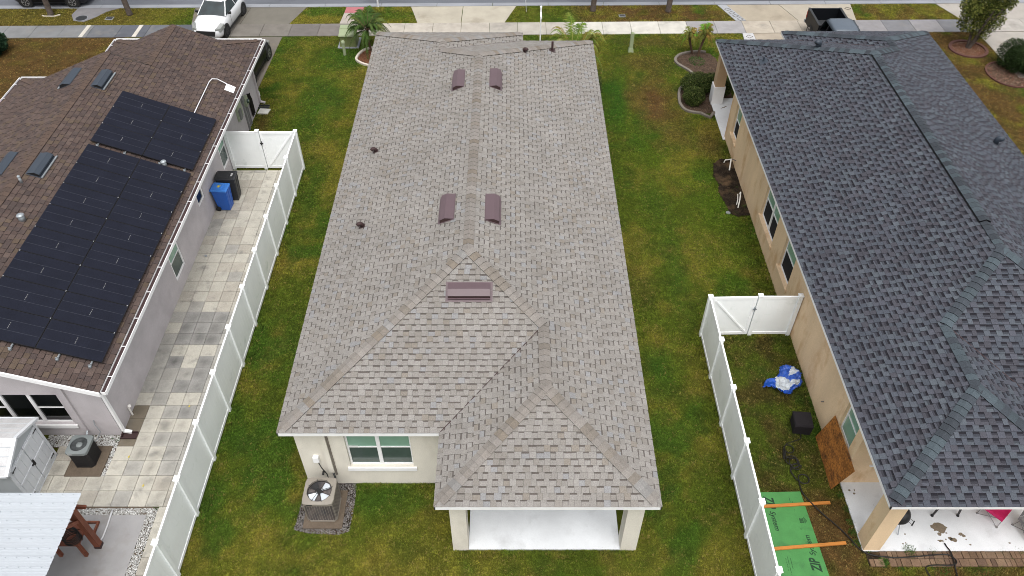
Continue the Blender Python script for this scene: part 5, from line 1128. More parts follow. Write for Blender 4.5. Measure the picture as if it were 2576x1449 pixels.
def cable(pts, r_, name, label, m='hose', sub=6):
    # Catmull-Rom through pts
    P_ = [Vector(p) for p in pts]; out_ = []
    for i in range(len(P_)-1):
        p0, p1, p2, p3 = P_[max(i-1,0)], P_[i], P_[i+1], P_[min(i+2,len(P_)-1)]
        for k in range(sub):
            t = k/sub; out_.append(.5*((2*p1)+(-p0+p2)*t+(2*p0-5*p1+4*p2-p3)*t*t+(-p0+3*p1-3*p2+p3)*t**3))
    out_.append(P_[-1]); b = MB(); b.tube(out_, r_, 6); return tag(b.build(name, M[m], smooth=True), label, 'hose' if 'hose' in name else 'cable')
lp = [(8.45,13.22,.04),(8.42,13.05,.05),(8.2,12.95,.05),(7.95,12.85,.05),(7.8,12.6,.05),(7.77,12.35,.05)]
def loop(cx, cy, rx, ry, n=8, a0=0, z=.05): return [(cx+rx*math.cos(a0+2*math.pi*k/n), cy+ry*math.sin(a0+2*math.pi*k/n), z+.004*k) for k in range(n+1)]
lp += loop(7.98,12.68,.14,.13,8,3.6)+loop(7.97,12.3,.17,.14,8,2.5)+loop(8.02,12.22,.13,.17,8,1.0)+loop(8.05,12.1,.12,.10,8,.3)+[(7.88,12.0,.05),(7.87,11.9,.05)]
cable(lp, .015, 'power_cable', 'tangled black cable looping on the grass from the black box')
cable([(7.90,12.1,.06),(7.86,11.95,.05),(7.95,11.7,.05)]+loop(8.15,11.7,.15,.14,8,3.4)+[(8.0,11.55,.05),(8.0,11.3,.07),(8.08,11.1,.07),(8.2,10.87,.09),(8.33,10.70,.07),(8.47,10.53,.06),(8.73,10.2,.06),(8.92,9.9,.06),(9.0,9.72,.06),(9.16,9.54,.07),(9.35,9.46,.07),(9.65,9.41,.075),(10.0,9.39,.075),(10.6,9.43,.075),(11.05,9.47,.075),(11.3,9.46,.08),(11.42,9.37,.08),(11.44,9.27,.08),(11.36,9.20,.08),(11.2,9.19,.06),(10.95,9.2,.05),(10.7,9.18,.05),(10.6,9.1,.05),(10.62,8.95,.05),(10.7,8.7,.05)], .018, 'garden_hose', 'long black hose running past the green sheet along the brick edging')
cable([(11.33,9.78,.08),(11.35,9.68,.08),(11.38,9.55,.10),(11.38,9.4,.09),(11.36,9.2,.09),(11.34,9.0,.05),(11.30,8.7,.05)], .018, 'garden_hose', 'short black hose end lying on the white patio edge')
# OSB sheet leaning on the wall
b = MB(); tx = .012
b.hexa([(8.83,11.40,.01),(8.845,11.40,.02),(8.895,13.13,.02),(8.88,13.13,.01)],[(9.075,11.24,1.20),(9.09,11.24,1.20),(9.10,13.04,1.19),(9.085,13.04,1.19)]); tag(b.build('osb_sheet', M['osb']), 'brown particle board sheet leaning on the tan wall below the window', 'board')
# green sheathing sheet with its print
ZP = empty('sheathing_sheet', (7.4,10.1,0), 'green sheathing sheet printed ZIP System lying on the ground by the fence', 'sheet')
b = MB(); b.hexa([(6.86,8.87,.03),(8.08,8.90,.03),(7.96,11.32,.03),(6.74,11.29,.03)],[(6.86,8.87,.045),(8.08,8.90,.045),(7.96,11.32,.045),(6.74,11.29,.045)]); b.build('board', M['zip'], ZP)
def text(body, x, y, size, rz, shear=.25, bold=0, parent=ZP, sx=1.0, name='lettering', z=.047):
    cu = bpy.data.curves.new(name, 'FONT'); cu.body = body; cu.size = size; cu.shear = shear; cu.offset = bold; cu.extrude = .0006; cu.materials.append(M['ink'])
    o_ = bpy.data.objects.new(name, cu); COL.objects.link(o_); o_.parent = parent; l = PL[parent.name]; o_.location = (x-l[0],y-l[1],z-l[2]); o_.rotation_euler = (0,0,rz); o_.scale = (sx,1,1)
    bpy.context.view_layer.update(); me = bpy.data.meshes.new_from_object(o_.evaluated_get(bpy.context.evaluated_depsgraph_get()))
    mo = bpy.data.objects.new(name, me); COL.objects.link(mo); mo.parent = parent; mo.location = o_.location; mo.rotation_euler = o_.rotation_euler; mo.scale = o_.scale
    if not me.materials: me.materials.append(M['ink'])
    bpy.data.objects.remove(o_); mo.name = name; return mo
r90 = R(92.5)
text('ZIP', 7.93, 9.02, .34, r90, .3, .012, sx=.72); text('System', 7.885, 9.45, .20, r90, .3, .003, sx=1.0); text('TM', 7.72, 10.16, .05, r90)
text('ZIP', 6.92, 11.16, .34, r90+math.pi, .3, .012, sx=.72); text('System', 6.98, 10.73, .20, r90+math.pi, .3, .003, sx=1.0)
b = MB()
def rect_outline(x0,x1,y0,y1,t=.012):
    b.box(x0,x1,y0,y0+t,.0455,.048); b.box(x0,x1,y1-t,y1,.0455,.048); b.box(x0,x0+t,y0+t,y1-t,.0455,.048); b.box(x1-t,x1,y0+t,y1-t,.0455,.048)
rect_outline(7.72,7.82,10.38,10.52)
for k in range(3): b.box(7.735,7.805,10.40+.035*k,10.418+.035*k,.0455,.048)
for k in range(4): b.box(7.84+.022*k,7.85+.022*k,10.36+.02*k,10.55-.03*k,.0455,.048)
for (x,y,l) in ((7.60,10.98,.18),(7.66,10.92,.12),(7.08,9.05,.35),(7.13,8.95,.5),(7.20,9.1,.3),(7.65,10.72,.06)):
    n = int(l/.018)
    for k in range(n):
        if rnd.random() < .8: b.box(x,x+.014,y+k*.018,y+k*.018+.012,.0455,.0475)
b.build('print_mark', M['ink'], ZP)
for (a, c, lab) in (((6.75,10.84,.075),(8.68,10.97,.06),'upper orange lumber stick across the green sheet'),((6.75,9.62,.075),(8.76,9.80,.06),'lower orange lumber stick across the green sheet')):
    b = MB(); b.bar(a, c, .085, .038); tag(b.build('lumber_stick', M['lumber']), lab+' under the fence', 'lumber', 'lumber on the green sheet')
# brick edging
be = empty('brick_edging', (11.4,9.37,0), kind='structure')
for row,(ya_,yb_) in enumerate(((9.375,9.575),(9.165,9.365))):
    x = 9.55-row*.33
    while x < 14.4:
        wd = rnd.choice((.125,.125,.25)) if rnd.random() < .7 else .19
        if not (row == 1 and 9.45 < x < 9.68):
            c = rnd.choice([(.14,.088,.055),(.165,.105,.068),(.115,.073,.05),(.18,.12,.078)]); j = rnd.uniform(.85,1.12); c = tuple(q*j for q in c); zt = .05+rnd.uniform(-.008,.006)
            b = MB(); b.hexa([(x+.005,ya_,0),(x+wd-.005,ya_,0),(x+wd-.005,yb_,0),(x+.005,yb_,0)],[(x+.008,ya_+.003,zt),(x+wd-.008,ya_+.003,zt+.002),(x+wd-.008,yb_-.003,zt),(x+.008,yb_-.003,zt)], c); b.build('brick', M['brick'], be)
        x += wd
b = MB(); b.box(9.2,14.4,9.16,9.58,-.05,.018); b.build('brick_bed', M['soil'], be)
# dug soil with loose pipes
g = 40; hx = np.linspace(8.1,9.118,22); hy = np.linspace(22.95,26.8,70); HX, HY = np.meshgrid(hx,hy,indexing='ij'); b = MB()
HZ = .012+.05*fbm(HX*2.2,HY*2.2,4)-.0
for i in range(21):
    for j in range(69):
        if inpoly(np.array([HX[i,j]]),np.array([HY[i,j]]),ragged(0,0,1,1) if False else HOLE)[0]: b.add([(HX[a,c],HY[a,c],HZ[a,c]) for a,c in ((i,j),(i+1,j),(i+1,j+1),(i,j+1))],[(0,1,2,3)])
tag(b.build('dug_soil', M['soil']), kind='structure')
b = MB(); b.tube([(8.72,26.42,.10),(8.75,26.42,.22),(9.02,26.46,.24),(9.03,26.46,.1)],.024,8); b.tube([(8.99,26.44,.23),(8.9,26.1,.14),(8.86,25.95,.06)],.028,8); tag(b.build('pvc_pipe', M['pvc']), 'white pvc elbow pipe at the far end of the dug soil', 'pipe')
b = MB(); b.tube([(8.86,24.32,.12),(8.80,24.0,.10),(8.70,23.72,.08)],.018,8); b.tube([(8.93,24.36,.1),(8.96,24.34,.20),(8.86,23.95,.15),(8.72,23.55,.07)],.024,8); tag(b.build('pvc_pipe', M['pvc']), 'pair of thin white pvc pipes at the near end of the dug soil', 'pipe')
b = MB(); b.cyl((8.31,23.32),.09,0,.03,14); tag(b.build('inspection_cover', M['galv']), 'small grey blue round cap in the grass beside the dug soil', 'cap')

# patio things of the tan house
GRL = empty('kettle_grill', (10.12,10.3,.05), 'black kettle grill behind the tan patio column', 'grill')
b = MB(); b.lathe([(.001,.34),(.12,.36),(.22,.43),(.275,.55),(.28,.60)],(10.12,10.3,.05),20); b.build('bowl', M['black'], GRL, smooth=True); b = MB(); b.lathe([(.285,.60),(.26,.72),(.17,.83),(.03,.87),(.001,.87)],(10.12,10.3,.05),20); b.build('lid', M['black'], GRL, smooth=True)
for a in (.9,3.0,5.0): b = MB(); b.tube([(10.12+.15*math.cos(a),10.3+.15*math.sin(a),.46),(10.12+.29*math.cos(a),10.3+.29*math.sin(a),.06)],.012,6); b.build('leg', M['galv'], GRL)
b = MB(); b.tube([(10.32,10.12,.60),(10.38,10.02,.60)],.006,5); b.tube([(10.38,10.22,.60),(10.45,10.13,.60)],.006,5); b.tube([(10.36,10.0,.60),(10.48,10.13,.60)],.016,6); b.build('handle', M['black'], GRL)
TBL = empty('patio_table', (11.65,10.95,.05), 'patio table with dark slanted legs under the slate roof edge', 'table')
B(11.28,12.02,10.55,11.35,.68,.71,'tabletop',M['black'],TBL)
for (x,y,dx) in ((11.31,10.58,.1),(12.0,10.58,-.06),(11.31,11.3,.1),(12.0,11.3,-.06)): b = MB(); b.bar((x,y,.06),(x+dx,y+.05*(1 if y<11 else -1),.68),.045,.03); b.cyl((x,y),.04,.055,.075,10); b.build('leg', M['black'], TBL)
def camp_chair(label, cx, cy, rz, mm, group=None):
    e = empty('camp_chair', (cx,cy,.055), label, 'chair', rz=rz); w_ = .27
    b = MB()
    for (p,q) in (((-w_,-w_,0),(w_,-w_,.42)),((w_,-w_,0),(-w_,-w_,.42)),((-w_,w_,0),(w_,w_,.42)),((w_,w_,0),(-w_,w_,.42)),((-w_,-w_,0),(-w_,w_,.42)),((-w_,w_,0),(-w_,-w_,.42)),((w_,-w_,0),(w_,w_,.42)),((w_,w_,0),(w_,-w_,.42)),((-w_,w_,.42),(-w_,w_+.05,.9)),((w_,w_,.42),(w_,w_+.05,.9))): b.tube([p,q],.009,5)
    for (x,y) in ((-w_,-w_),(w_,-w_),(-w_,w_),(w_,w_)): b.cyl((x,y),.028,-.003,.03,8)
    b.build('frame', M['meterg'], e, local=True)
    b = MB(); n = 6; vs = []
    for i in range(n+1):
        for j in range(n+1):
            u, v = i/n*2-1, j/n*2-1; vs.append((u*w_,v*w_,.42-.07*(1-u*u)*(1-v*v)))
    fs = [(i*(n+1)+j,(i+1)*(n+1)+j,(i+1)*(n+1)+j+1,i*(n+1)+j+1) for i in range(n) for j in range(n)]; b.add(vs,fs); b.box(-w_,w_,-w_-.01,-w_+.01,.30,.43); b.box(-w_-.01,-w_+.01,-w_,w_,.32,.43); b.build('seat', mm, e, local=True)
    b = MB(); b.hexa([(-w_,w_,.45),(w_,w_,.45),(w_,w_+.012,.45),(-w_,w_+.012,.45)],[(-w_,w_+.04,.9),(w_,w_+.04,.9),(w_,w_+.052,.9),(-w_,w_+.052,.9)]); b.build('backrest', mm, e, local=True)
camp_chair('pink fabric camp chair on the white patio under the slate roof', 12.93, 10.62, R(40), M['pink'])
camp_chair('folding chair with thin metal legs at the patio edge by the frame border', 13.68, 10.12, R(15), M['meterg'])

# ------------------------------------------------------------------ beds, kerbs, plants
def closed_kerb(name, poly, w_, h_, m, label=None, open_=False):
    n = len(poly); b = MB(); rng = range(n-1) if open_ else range(n)
    for i in rng:
        a, c = poly[i], poly[(i+1)%n]; b.bar((a[0],a[1],h_/2),(c[0],c[1],h_/2),w_,h_)
        b.cyl(a, w_/2, 0, h_-.001, 10)
    o_ = b.build(name, m); tag(o_, kind='structure'); return o_
def smooth_poly(poly, sub=3):
    out_ = []; n = len(poly)
    for i in range(n):
        p0, p1, p2, p3 = [Vector(poly[(i+k-1)%n]) for k in range(4)]
        for k in range(sub): t = k/sub; v = .5*((2*p1)+(-p0+p2)*t+(2*p0-5*p1+4*p2-p3)*t*t+(-p0+3*p1-3*p2+p3)*t**3); out_.append((v.x,v.y))
    return out_
for nm, poly, m in (('mulch_bed',BED_C,'mulch'),('mulch_bed',BED_R,'mulch2'),('mulch_bed',BED_T,'mulch'),('mulch_bed',BED_B,'mulch2')):
    b = MB(); b.prism(poly, -.05, .018); tag(b.build(nm, M[m]), kind='structure')
closed_kerb('bed_kerb', smooth_poly(BED_C), .10, .10, M['curbw']); closed_kerb('bed_kerb', smooth_poly(BED_R[:16])[:-6], .12, .09, M['curb'], open_=True); closed_kerb('bed_kerb', BED_T, .14, .07, M['bricked']); closed_kerb('bed_kerb', BED_B, .08, .07, M['bricked'])
pebbles('mulch_chips', [BED_C], 420, [(.17,.07,.035),(.10,.04,.02),(.22,.10,.05)], (.012,.03), 21, .022, .4); pebbles('mulch_chips', [BED_R], 330, [(.10,.07,.05),(.06,.04,.03),(.14,.10,.07)], (.012,.028), 22, .022, .4); pebbles('mulch_chips', [BED_T,BED_B], 420, [(.19,.08,.05),(.30,.22,.16),(.11,.05,.03)], (.015,.03), 23, .022, .5)

def leaf_cloud(blobs, n, size, cols, seed, shell=.55, flat=1.0, topbias=0.0):
    """small leaf faces spread through several ellipsoids"""
    rs = np.random.RandomState(seed); Cs = []; tot = sum(bl[3]*bl[4]*bl[5] for bl in blobs)
    for (x,y,z,rx,ry,rz_) in blobs:
        k = int(n*rx*ry*rz_/tot)+4; d = rs.normal(size=(k,3)); d /= np.linalg.norm(d,axis=1)[:,None]; r_ = (shell+(1-shell)*rs.rand(k)**.6)
        r_ = r_*(.82+.36*fbm(d[:,0]*2.5+x*3+9, d[:,1]*2.5+d[:,2]*2.1+y+9, 3)); Cs.append(np.array([x,y,z])+d*r_[:,None]*np.array([rx,ry,rz_]))
    P_ = np.concatenate(Cs); P_ = P_[P_[:,2] > .01]; k = len(P_)
    a = rs.normal(size=(k,3)); a[:,2] *= .6; a /= np.linalg.norm(a,axis=1)[:,None]; bvec = np.cross(a, rs.normal(size=(k,3))); bvec /= np.linalg.norm(bvec,axis=1)[:,None]
    s_ = rs.uniform(size[0],size[1],(k,1)); A_ = a*s_; B_2 = bvec*s_*.45
    V = np.stack([P_-A_, P_+B_2, P_+A_, P_-B_2],1).reshape(-1,3); F = np.arange(k*4).reshape(-1,4)
    T = np.array(cols)[rs.randint(0,len(cols),k)]*rs.uniform(.7,1.35,(k,1)); T = np.repeat(T[:,None],4,1).reshape(-1,3); return V, F, np.clip(T,0,1)
def shrub(name, label, blobs, n, size, cols, seed, cat='shrub', core=True, stem=True):
    x, y = blobs[0][0], blobs[0][1]; e = empty(name, (x,y,0), label, cat)
    V, F, T = leaf_cloud(blobs, n, size, cols, seed); np_mesh('foliage', V, F, M['leaf'], T, e)
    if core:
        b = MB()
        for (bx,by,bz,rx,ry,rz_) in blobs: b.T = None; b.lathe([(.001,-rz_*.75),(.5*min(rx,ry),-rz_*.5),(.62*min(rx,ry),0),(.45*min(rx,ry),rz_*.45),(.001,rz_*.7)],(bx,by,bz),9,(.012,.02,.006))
        b.build('dark_core', M['leaf'], e)  # solid core behind the leaves, coloured darker than they are
    if stem:
        b = MB()
        for k in range(3): a = k*2.1; b.tube([(x+.03*math.cos(a),y+.03*math.sin(a),0),(x+.2*math.cos(a),y+.2*math.sin(a),blobs[0][2])],[.02,.01],5)
        b.build('stem', M['bark'], e)
    return e
HG = [(.035,.055,.013),(.055,.078,.018),(.082,.095,.030),(.022,.034,.009)]
shrub('shrub', 'large loose dark green shrub behind the round one by the white column', [(8.45,31.95,.45,.75,.6,.5),(9.2,31.95,.5,.6,.5,.45),(9.75,31.75,.45,.35,.45,.4)], 11000, (.022,.05), HG, 31)
shrub('shrub', 'round clipped green shrub inside the curved kerb', [(8.2,31.05,.38,.52,.5,.45)], 7000, (.018,.04), HG, 32)
shrub('shrub', 'dark clipped bush at the right frame edge', [(23.95,34.1,.7,.85,1.0,.75),(24.6,33.6,.8,.8,1.0,.8)], 14000, (.022,.05), [(.018,.034,.010),(.028,.048,.013),(.012,.022,.007)], 33)
shrub('shrub', 'dark spiky bush at the left frame edge', [(-25.4,35.5,.5,.7,.9,.55)], 5000, (.04,.08), [(.012,.03,.016),(.02,.045,.022)], 34)
shrub('shrub', 'narrow dark shrub half hidden beside the pale house wall', [(3.85,31.9,.4,.3,.9,.42)], 4000, (.018,.04), HG, 35)
shrub('shrub', 'small weedy ground plant under the twin palms', [(9.0,34.7,.06,.4,.45,.1)], 700, (.015,.03), [(.04,.10,.02),(.03,.07,.015)], 36, core=False, stem=False)
# tree at the right
def tree(name, label, x, y, lean, h, r0, crown, n, size, cols, seed, multi=1, limbs=6):
    e = empty(name, (x,y,0), label, 'tree'); rr = random.Random(seed); b = MB()
    for m_ in range(multi):
        a = rr.uniform(0,6.28); sp = .0 if multi == 1 else .22
        p0 = Vector((x+.05*math.cos(a)*(multi>1), y+.05*math.sin(a)*(multi>1), 0)); p1 = p0+Vector((lean[0]*.5+sp*math.cos(a), lean[1]*.5+sp*math.sin(a), h*.5)); p2 = p1+Vector((lean[0]*.5+sp*1.3*math.cos(a), lean[1]*.5+sp*1.3*math.sin(a), h*.5))
        b.tube([p0, p0+Vector((0,0,.06)), (p0+p1)/2+Vector((.02,.01,0)), p1, p2], [r0*1.35,r0*1.08,r0,r0*.85,r0*.5], 9)
        for k in range(limbs):
            t = .55+.45*k/limbs; q = p1.lerp(p2,(t-.5)*2) if t > .5 else p0.lerp(p1,t*2); an = rr.uniform(0,6.28); L_ = rr.uniform(.35,.7)*crown[0][3]
            b.tube([q, q+Vector((L_*.5*math.cos(an),L_*.5*math.sin(an),L_*.45)), q+Vector((L_*math.cos(an),L_*math.sin(an),L_*.7))],[r0*.4,r0*.25,r0*.08],5)
    b.build('trunk', M['bark'], e, smooth=True)
    V, F, T = leaf_cloud(crown, n, size, cols, seed, shell=.25); np_mesh('crown', V, F, M['leaf'], T, e); return e
TC = [(.05,.065,.014),(.085,.105,.020),(.12,.135,.030),(.030,.040,.010),(.16,.16,.04)]
tree('small_tree', 'bushy small tree in a round red edged bed by the driveway', 22.72, 36.1, (.2,0), 2.2, .07,
     [(22.3,36.2,1.35,.60,.6,.55),(23.2,36.2,1.5,.75,.7,.65),(22.7,36.3,2.2,1.0,.9,.75),(23.5,36.3,2.4,.7,.7,.65),(22.1,36.1,2.1,.6,.6,.5),(22.9,36.2,3.0,.9,.8,.6),(23.0,36.1,.85,.5,.45,.35)], 17000, (.035,.07), TC, 41, multi=4)
for k,(x,y,lean,lab) in enumerate(((-24.37,39.67,(-.2,.25),'street tree trunk in front of the dark parked car'),(-20.19,39.67,(-.5,.35),'leaning pale barked street tree between manhole and driveway'),(4.36,40.12,(.1,.1),'straight dark street tree trunk nearest the driveway of the pale house'),(8.36,40.05,(.12,.1),'straight dark street tree trunk in the brown verge near the slate house'))):
    tree('street_tree', lab, x, y, lean, 4.2, .14, [(x+lean[0],y+lean[1]+.2,4.6,1.6,1.6,1.0),(x+lean[0]+.8,y+.8,5.0,1.2,1.2,.8),(x+lean[0]-.9,y+.4,4.9,1.1,1.2,.8)], 2600, (.05,.10), TC, 50+k)['group'] = 'street trees in the verge'
closed_kerb('tree_edging', [(-24.75,39.5),(-24.6,39.42),(-24.1,39.42),(-23.85,39.62)], .05, .05, M['curbw'], open_=True)

def frond(bl, bs, c, ang, L, rise, droop, nleaf, lw, ll, col, rr, arch=1.0):
    """feather frond: an arched rachis with leaflets both sides; bl leaflets MB, bs stalk MB"""
    pts = []; n = 9
    for i in range(n+1):
        t = i/n; hx_ = L*(t-.12*t*t); z = rise*math.sin(t*math.pi*.55)*1.1-droop*t*t*t*arch; pts.append(Vector((c[0]+hx_*math.cos(ang), c[1]+hx_*math.sin(ang), c[2]+z)))
    bs.tube(pts, [.010-.008*i/n for i in range(n+1)], 4)
    side = Vector((-math.sin(ang),math.cos(ang),0))
    for k in range(nleaf):
        t = .12+.86*k/nleaf; f = t*n; i = min(int(f),n-1); p = pts[i].lerp(pts[i+1], f-i); d = (pts[i+1]-pts[i]).normalized()
        l_ = ll*math.sin(min(1,t*1.25+.12)*math.pi*.93)**.6 if t < .97 else ll*.3; l_ = max(l_, ll*.3)
        for sg in (-1,1):
            e_ = p+(side*sg*.75+d*.6+Vector((0,0,-.25-.3*rr.random()))).normalized()*l_*rr.uniform(.85,1.1); w_ = d*lw
            j = rr.uniform(.75,1.25); cc = tuple(q*j for q in col); bl.add([p-w_*.5, p+w_*.5, e_],[(0,1,2)],cc)
def palm(name, label, c, crown, r0, fronds, L, rise, droop, nleaf, lw, ll, cols, seed, dead=0):
    e = empty(name, (c[0],c[1],0), label, 'palm'); rr = random.Random(seed)
    b = MB(); P_ = [Vector((c[0],c[1],0)), Vector((c[0]*.6+crown[0]*.4-.03, c[1]*.6+crown[1]*.4, crown[2]*.4)), Vector((crown[0],crown[1],crown[2]-.12)), Vector(crown)]
    pts = []; rad = []
    for i in range(16):
        t = i/15; k = min(int(t*3),2); f = t*3-k; pts.append(P_[k].lerp(P_[k+1],f)); rad.append(r0*(1+.18*(i%2)+(.35 if t > .85 else 0)))
    b.tube(pts, rad, 9); b.build('trunk', M['palmbark'], e)
    bl, bs = MB(), MB()
    for k in range(fronds):
        an = 2*math.pi*k/fronds*2.4+rr.uniform(-.2,.2); up = rr.random(); col = rr.choice(cols)
        frond(bl, bs, crown, an, L*rr.uniform(.8,1.05)*(1-.35*up), rise*(.4+1.6*up), droop*(1.2-up*.8)*rr.uniform(.8,1.2), nleaf, lw, ll, col, rr)
    bl.build('fronds', M['leaf'], e); bs.build('stalks', M['palmbark'], e); return e
palm('palm_tree', 'feathery green palm in the pale edged bed by the pale house', (-6.93,35.78), (-7.02,35.95,1.02), .05, 38, 1.7, .5, 1.05, 32, .045, .36, [(.045,.085,.018),(.06,.10,.025),(.035,.06,.015),(.09,.12,.03)], 61)
palm('palm_tree', 'left of two small palms in the curved kerb bed', (8.92,35.48), (8.63,35.45,.95), .05, 26, .66, .28, .6, 20, .035, .22, [(.16,.15,.03),(.22,.16,.04),(.12,.14,.03),(.10,.20,.02)], 62)['group'] = 'twin palms in the kerb bed'
palm('palm_tree', 'right of two small palms, against the slate roof corner', (9.12,35.18), (9.32,35.35,1.05), .055, 28, .76, .32, .7, 20, .035, .24, [(.17,.14,.03),(.24,.15,.04),(.12,.14,.03),(.10,.22,.02)], 63)['group'] = 'twin palms in the kerb bed'
AR = empty('areca_palm', (2.95,33.4,0), 'clumping yellow green palm at the front corner of the pale house', 'palm'); rr = random.Random(64); bl, bs = MB(), MB()
for k in range(46):
    an = rr.uniform(0,6.28); up = rr.random()**.8; c0 = (3.0+rr.uniform(-.25,.25),33.5+rr.uniform(-.25,.25),.5+.9*rr.random())
    frond(bl, bs, c0, an, 1.45*rr.uniform(.7,1.1), .65+.95*up, 1.0*(1.1-up*.6), 30, .045, .36, rr.choice([(.09,.15,.02),(.14,.18,.03),(.06,.11,.015),(.17,.14,.03),(.22,.24,.07)]), rr)
bl.build('fronds', M['leaf'], AR); bs.build('stalks', mat('areca_stalk',(.30,.28,.08),.6), AR)
b = MB()
for k in range(9): a = k*.7; b.tube([(2.95+.12*math.cos(a),33.5+.12*math.sin(a),0),(2.95+.28*math.cos(a),33.5+.28*math.sin(a),.9)],[.03,.02],6)
b.build('trunk', M['palmbark'], AR)

# ------------------------------------------------------------------ utility boxes and posts
TR = empty('transformer_box', (-8.1,36.5,0), 'green utility transformer box on a concrete pad behind the palm', 'utility box')
B(-8.62,-7.58,36.02,37.1,-.02,.05,'pad',M['gutterc'],TR)
b = MB(); b.hexa([(-8.52,36.12,.05),(-7.68,36.12,.05),(-7.68,36.95,.05),(-8.52,36.95,.05)],[(-8.46,36.16,.62),(-7.74,36.16,.62),(-7.74,36.9,.62),(-8.46,36.9,.62)]); b.build('cabinet', M['green'], TR)
b = MB(); b.hexa([(-8.52,36.08,.60),(-7.68,36.08,.60),(-7.68,36.6,.72),(-8.52,36.6,.72)],[(-8.50,36.10,.66),(-7.70,36.10,.66),(-7.70,36.6,.78),(-8.50,36.6,.78)]); b.box(-8.50,-7.70,36.6,36.95,.62,.80); b.build('lid', M['palegreen'], TR)
b = MB(); b.cyl((-8.17,35.4),.075,0,.62,14); b.lathe([(.095,0),(.095,.08),(.06,.13),(.001,.14)],(-8.17,35.4,.62),14); tag(b.build('pedestal', M['palegreen']), 'short round grey green pedestal in front of the transformer box', 'utility post')
MK = empty('marker_post', (5.9,35.76,0), 'pale green square utility pedestal standing in the lawn', 'utility post')
b = MB(); b.box(5.82,5.98,35.68,35.84,.18,.98); b.build('post', M['palegreen'], MK); b = MB(); b.hexa([(5.77,35.62,0),(6.03,35.62,0),(6.03,35.9,0),(5.77,35.9,0)],[(5.80,35.66,.19),(6.0,35.66,.19),(6.0,35.86,.19),(5.80,35.86,.19)]); b.build('base', M['palegreen'], MK); b = MB(); b.box(5.83,5.86,35.7,35.8,.98,1.06); b.build('tab', M['palegreen'], MK)
SP = empty('sign_post', (1.40,35.3,0), 'tall white wooden post with short arm in front of the pale house', 'post')
b = MB(); b.box(1.365,1.425,35.25,35.31,0,2.5); b.build('post', M['white'], SP); b = MB(); b.box(1.36,1.43,34.75,35.25,2.18,2.27); b.build('arm', M['white'], SP); b = MB(); b.lathe([(.06,0),(.05,.05),(.001,.09)],(1.395,35.295,2.5),4); b.build('cap', M['vinylcap'], SP)
b = MB(); b.tube([(.80,39.97,0),(.74,39.99,1.0)],.014,6); tag(b.build('marker_rod', M['wirewhite']), 'thin white marker rod in the green verge by the driveway', 'rod')
b = MB(); b.tube([(-7.15,40.55,0),(-7.15,40.55,2.6)],[.05,.04],8); tag(b.build('street_pole', M['wirewhite']), 'slim white pole at the kerb behind the palm crown', 'pole')

# ------------------------------------------------------------------ vehicles
def wheel(e, x, y, r_, w_, side, name='wheel'):
    n = 20; T_ = lambda p: (x+side*p[2], y+p[0], r_+p[1])
    b = MB(T=T_); b.lathe([(r_*.62,-.02),(r_*.62,w_*.5-.03),(r_*.66,w_*.5),(r_*.93,w_*.5),(r_,w_*.32),(r_,-w_*.5),(r_*.6,-w_*.5)],(0,0,0),n); ty = b.build('wheel', M['dark'], e, local=True, smooth=False)
    b = MB(T=T_); b.lathe([(r_*.63,w_*.5-.01),(r_*.58,w_*.5-.035),(.001,w_*.5-.05)],(0,0,0),n); b.build('rim_back', M['black'], ty, local=True)
    b = MB(T=T_)
    for k in range(5):
        a = 2*math.pi*k/5; c_, s_ = math.cos(a), math.sin(a)
        for da in (-.13,.13): b.bar((r_*.1*math.cos(a),r_*.1*math.sin(a),w_*.5-.02),(r_*.62*math.cos(a+da),r_*.62*math.sin(a+da),w_*.5-.01),r_*.09,.02,up=(0,0,1))
    b.lathe([(r_*.66,w_*.5+.003),(r_*.59,w_*.5+.003)],(0,0,0),n); b.lathe([(r_*.14,w_*.5-.02),(r_*.12,w_*.5),(.001,w_*.5)],(0,0,0),10); b.build('rim', RIM[0], ty, local=True)
RIM = [M['alloy']]
def loft(b, sts, faces_mat=None):
    """sts: list of (y, [(x,z)...]) half sections from the centre top out and down; mirrored"""
    n = len(sts[0][1]); vs = []
    for (y, sec) in sts:
        for (x,z) in sec: vs.append((x,y,z))
        for (x,z) in reversed(sec): vs.append((-x,y,z))
    m_ = 2*n; fs = []
    for i in range(len(sts)-1):
        for k in range(m_-1):
            fs.append((i*m_+k,i*m_+k+1,(i+1)*m_+k+1,(i+1)*m_+k))
    fs.append(tuple(range(m_-1,-1,-1))); fs.append(tuple(range((len(sts)-1)*m_,len(sts)*m_))); b.add(vs,fs)
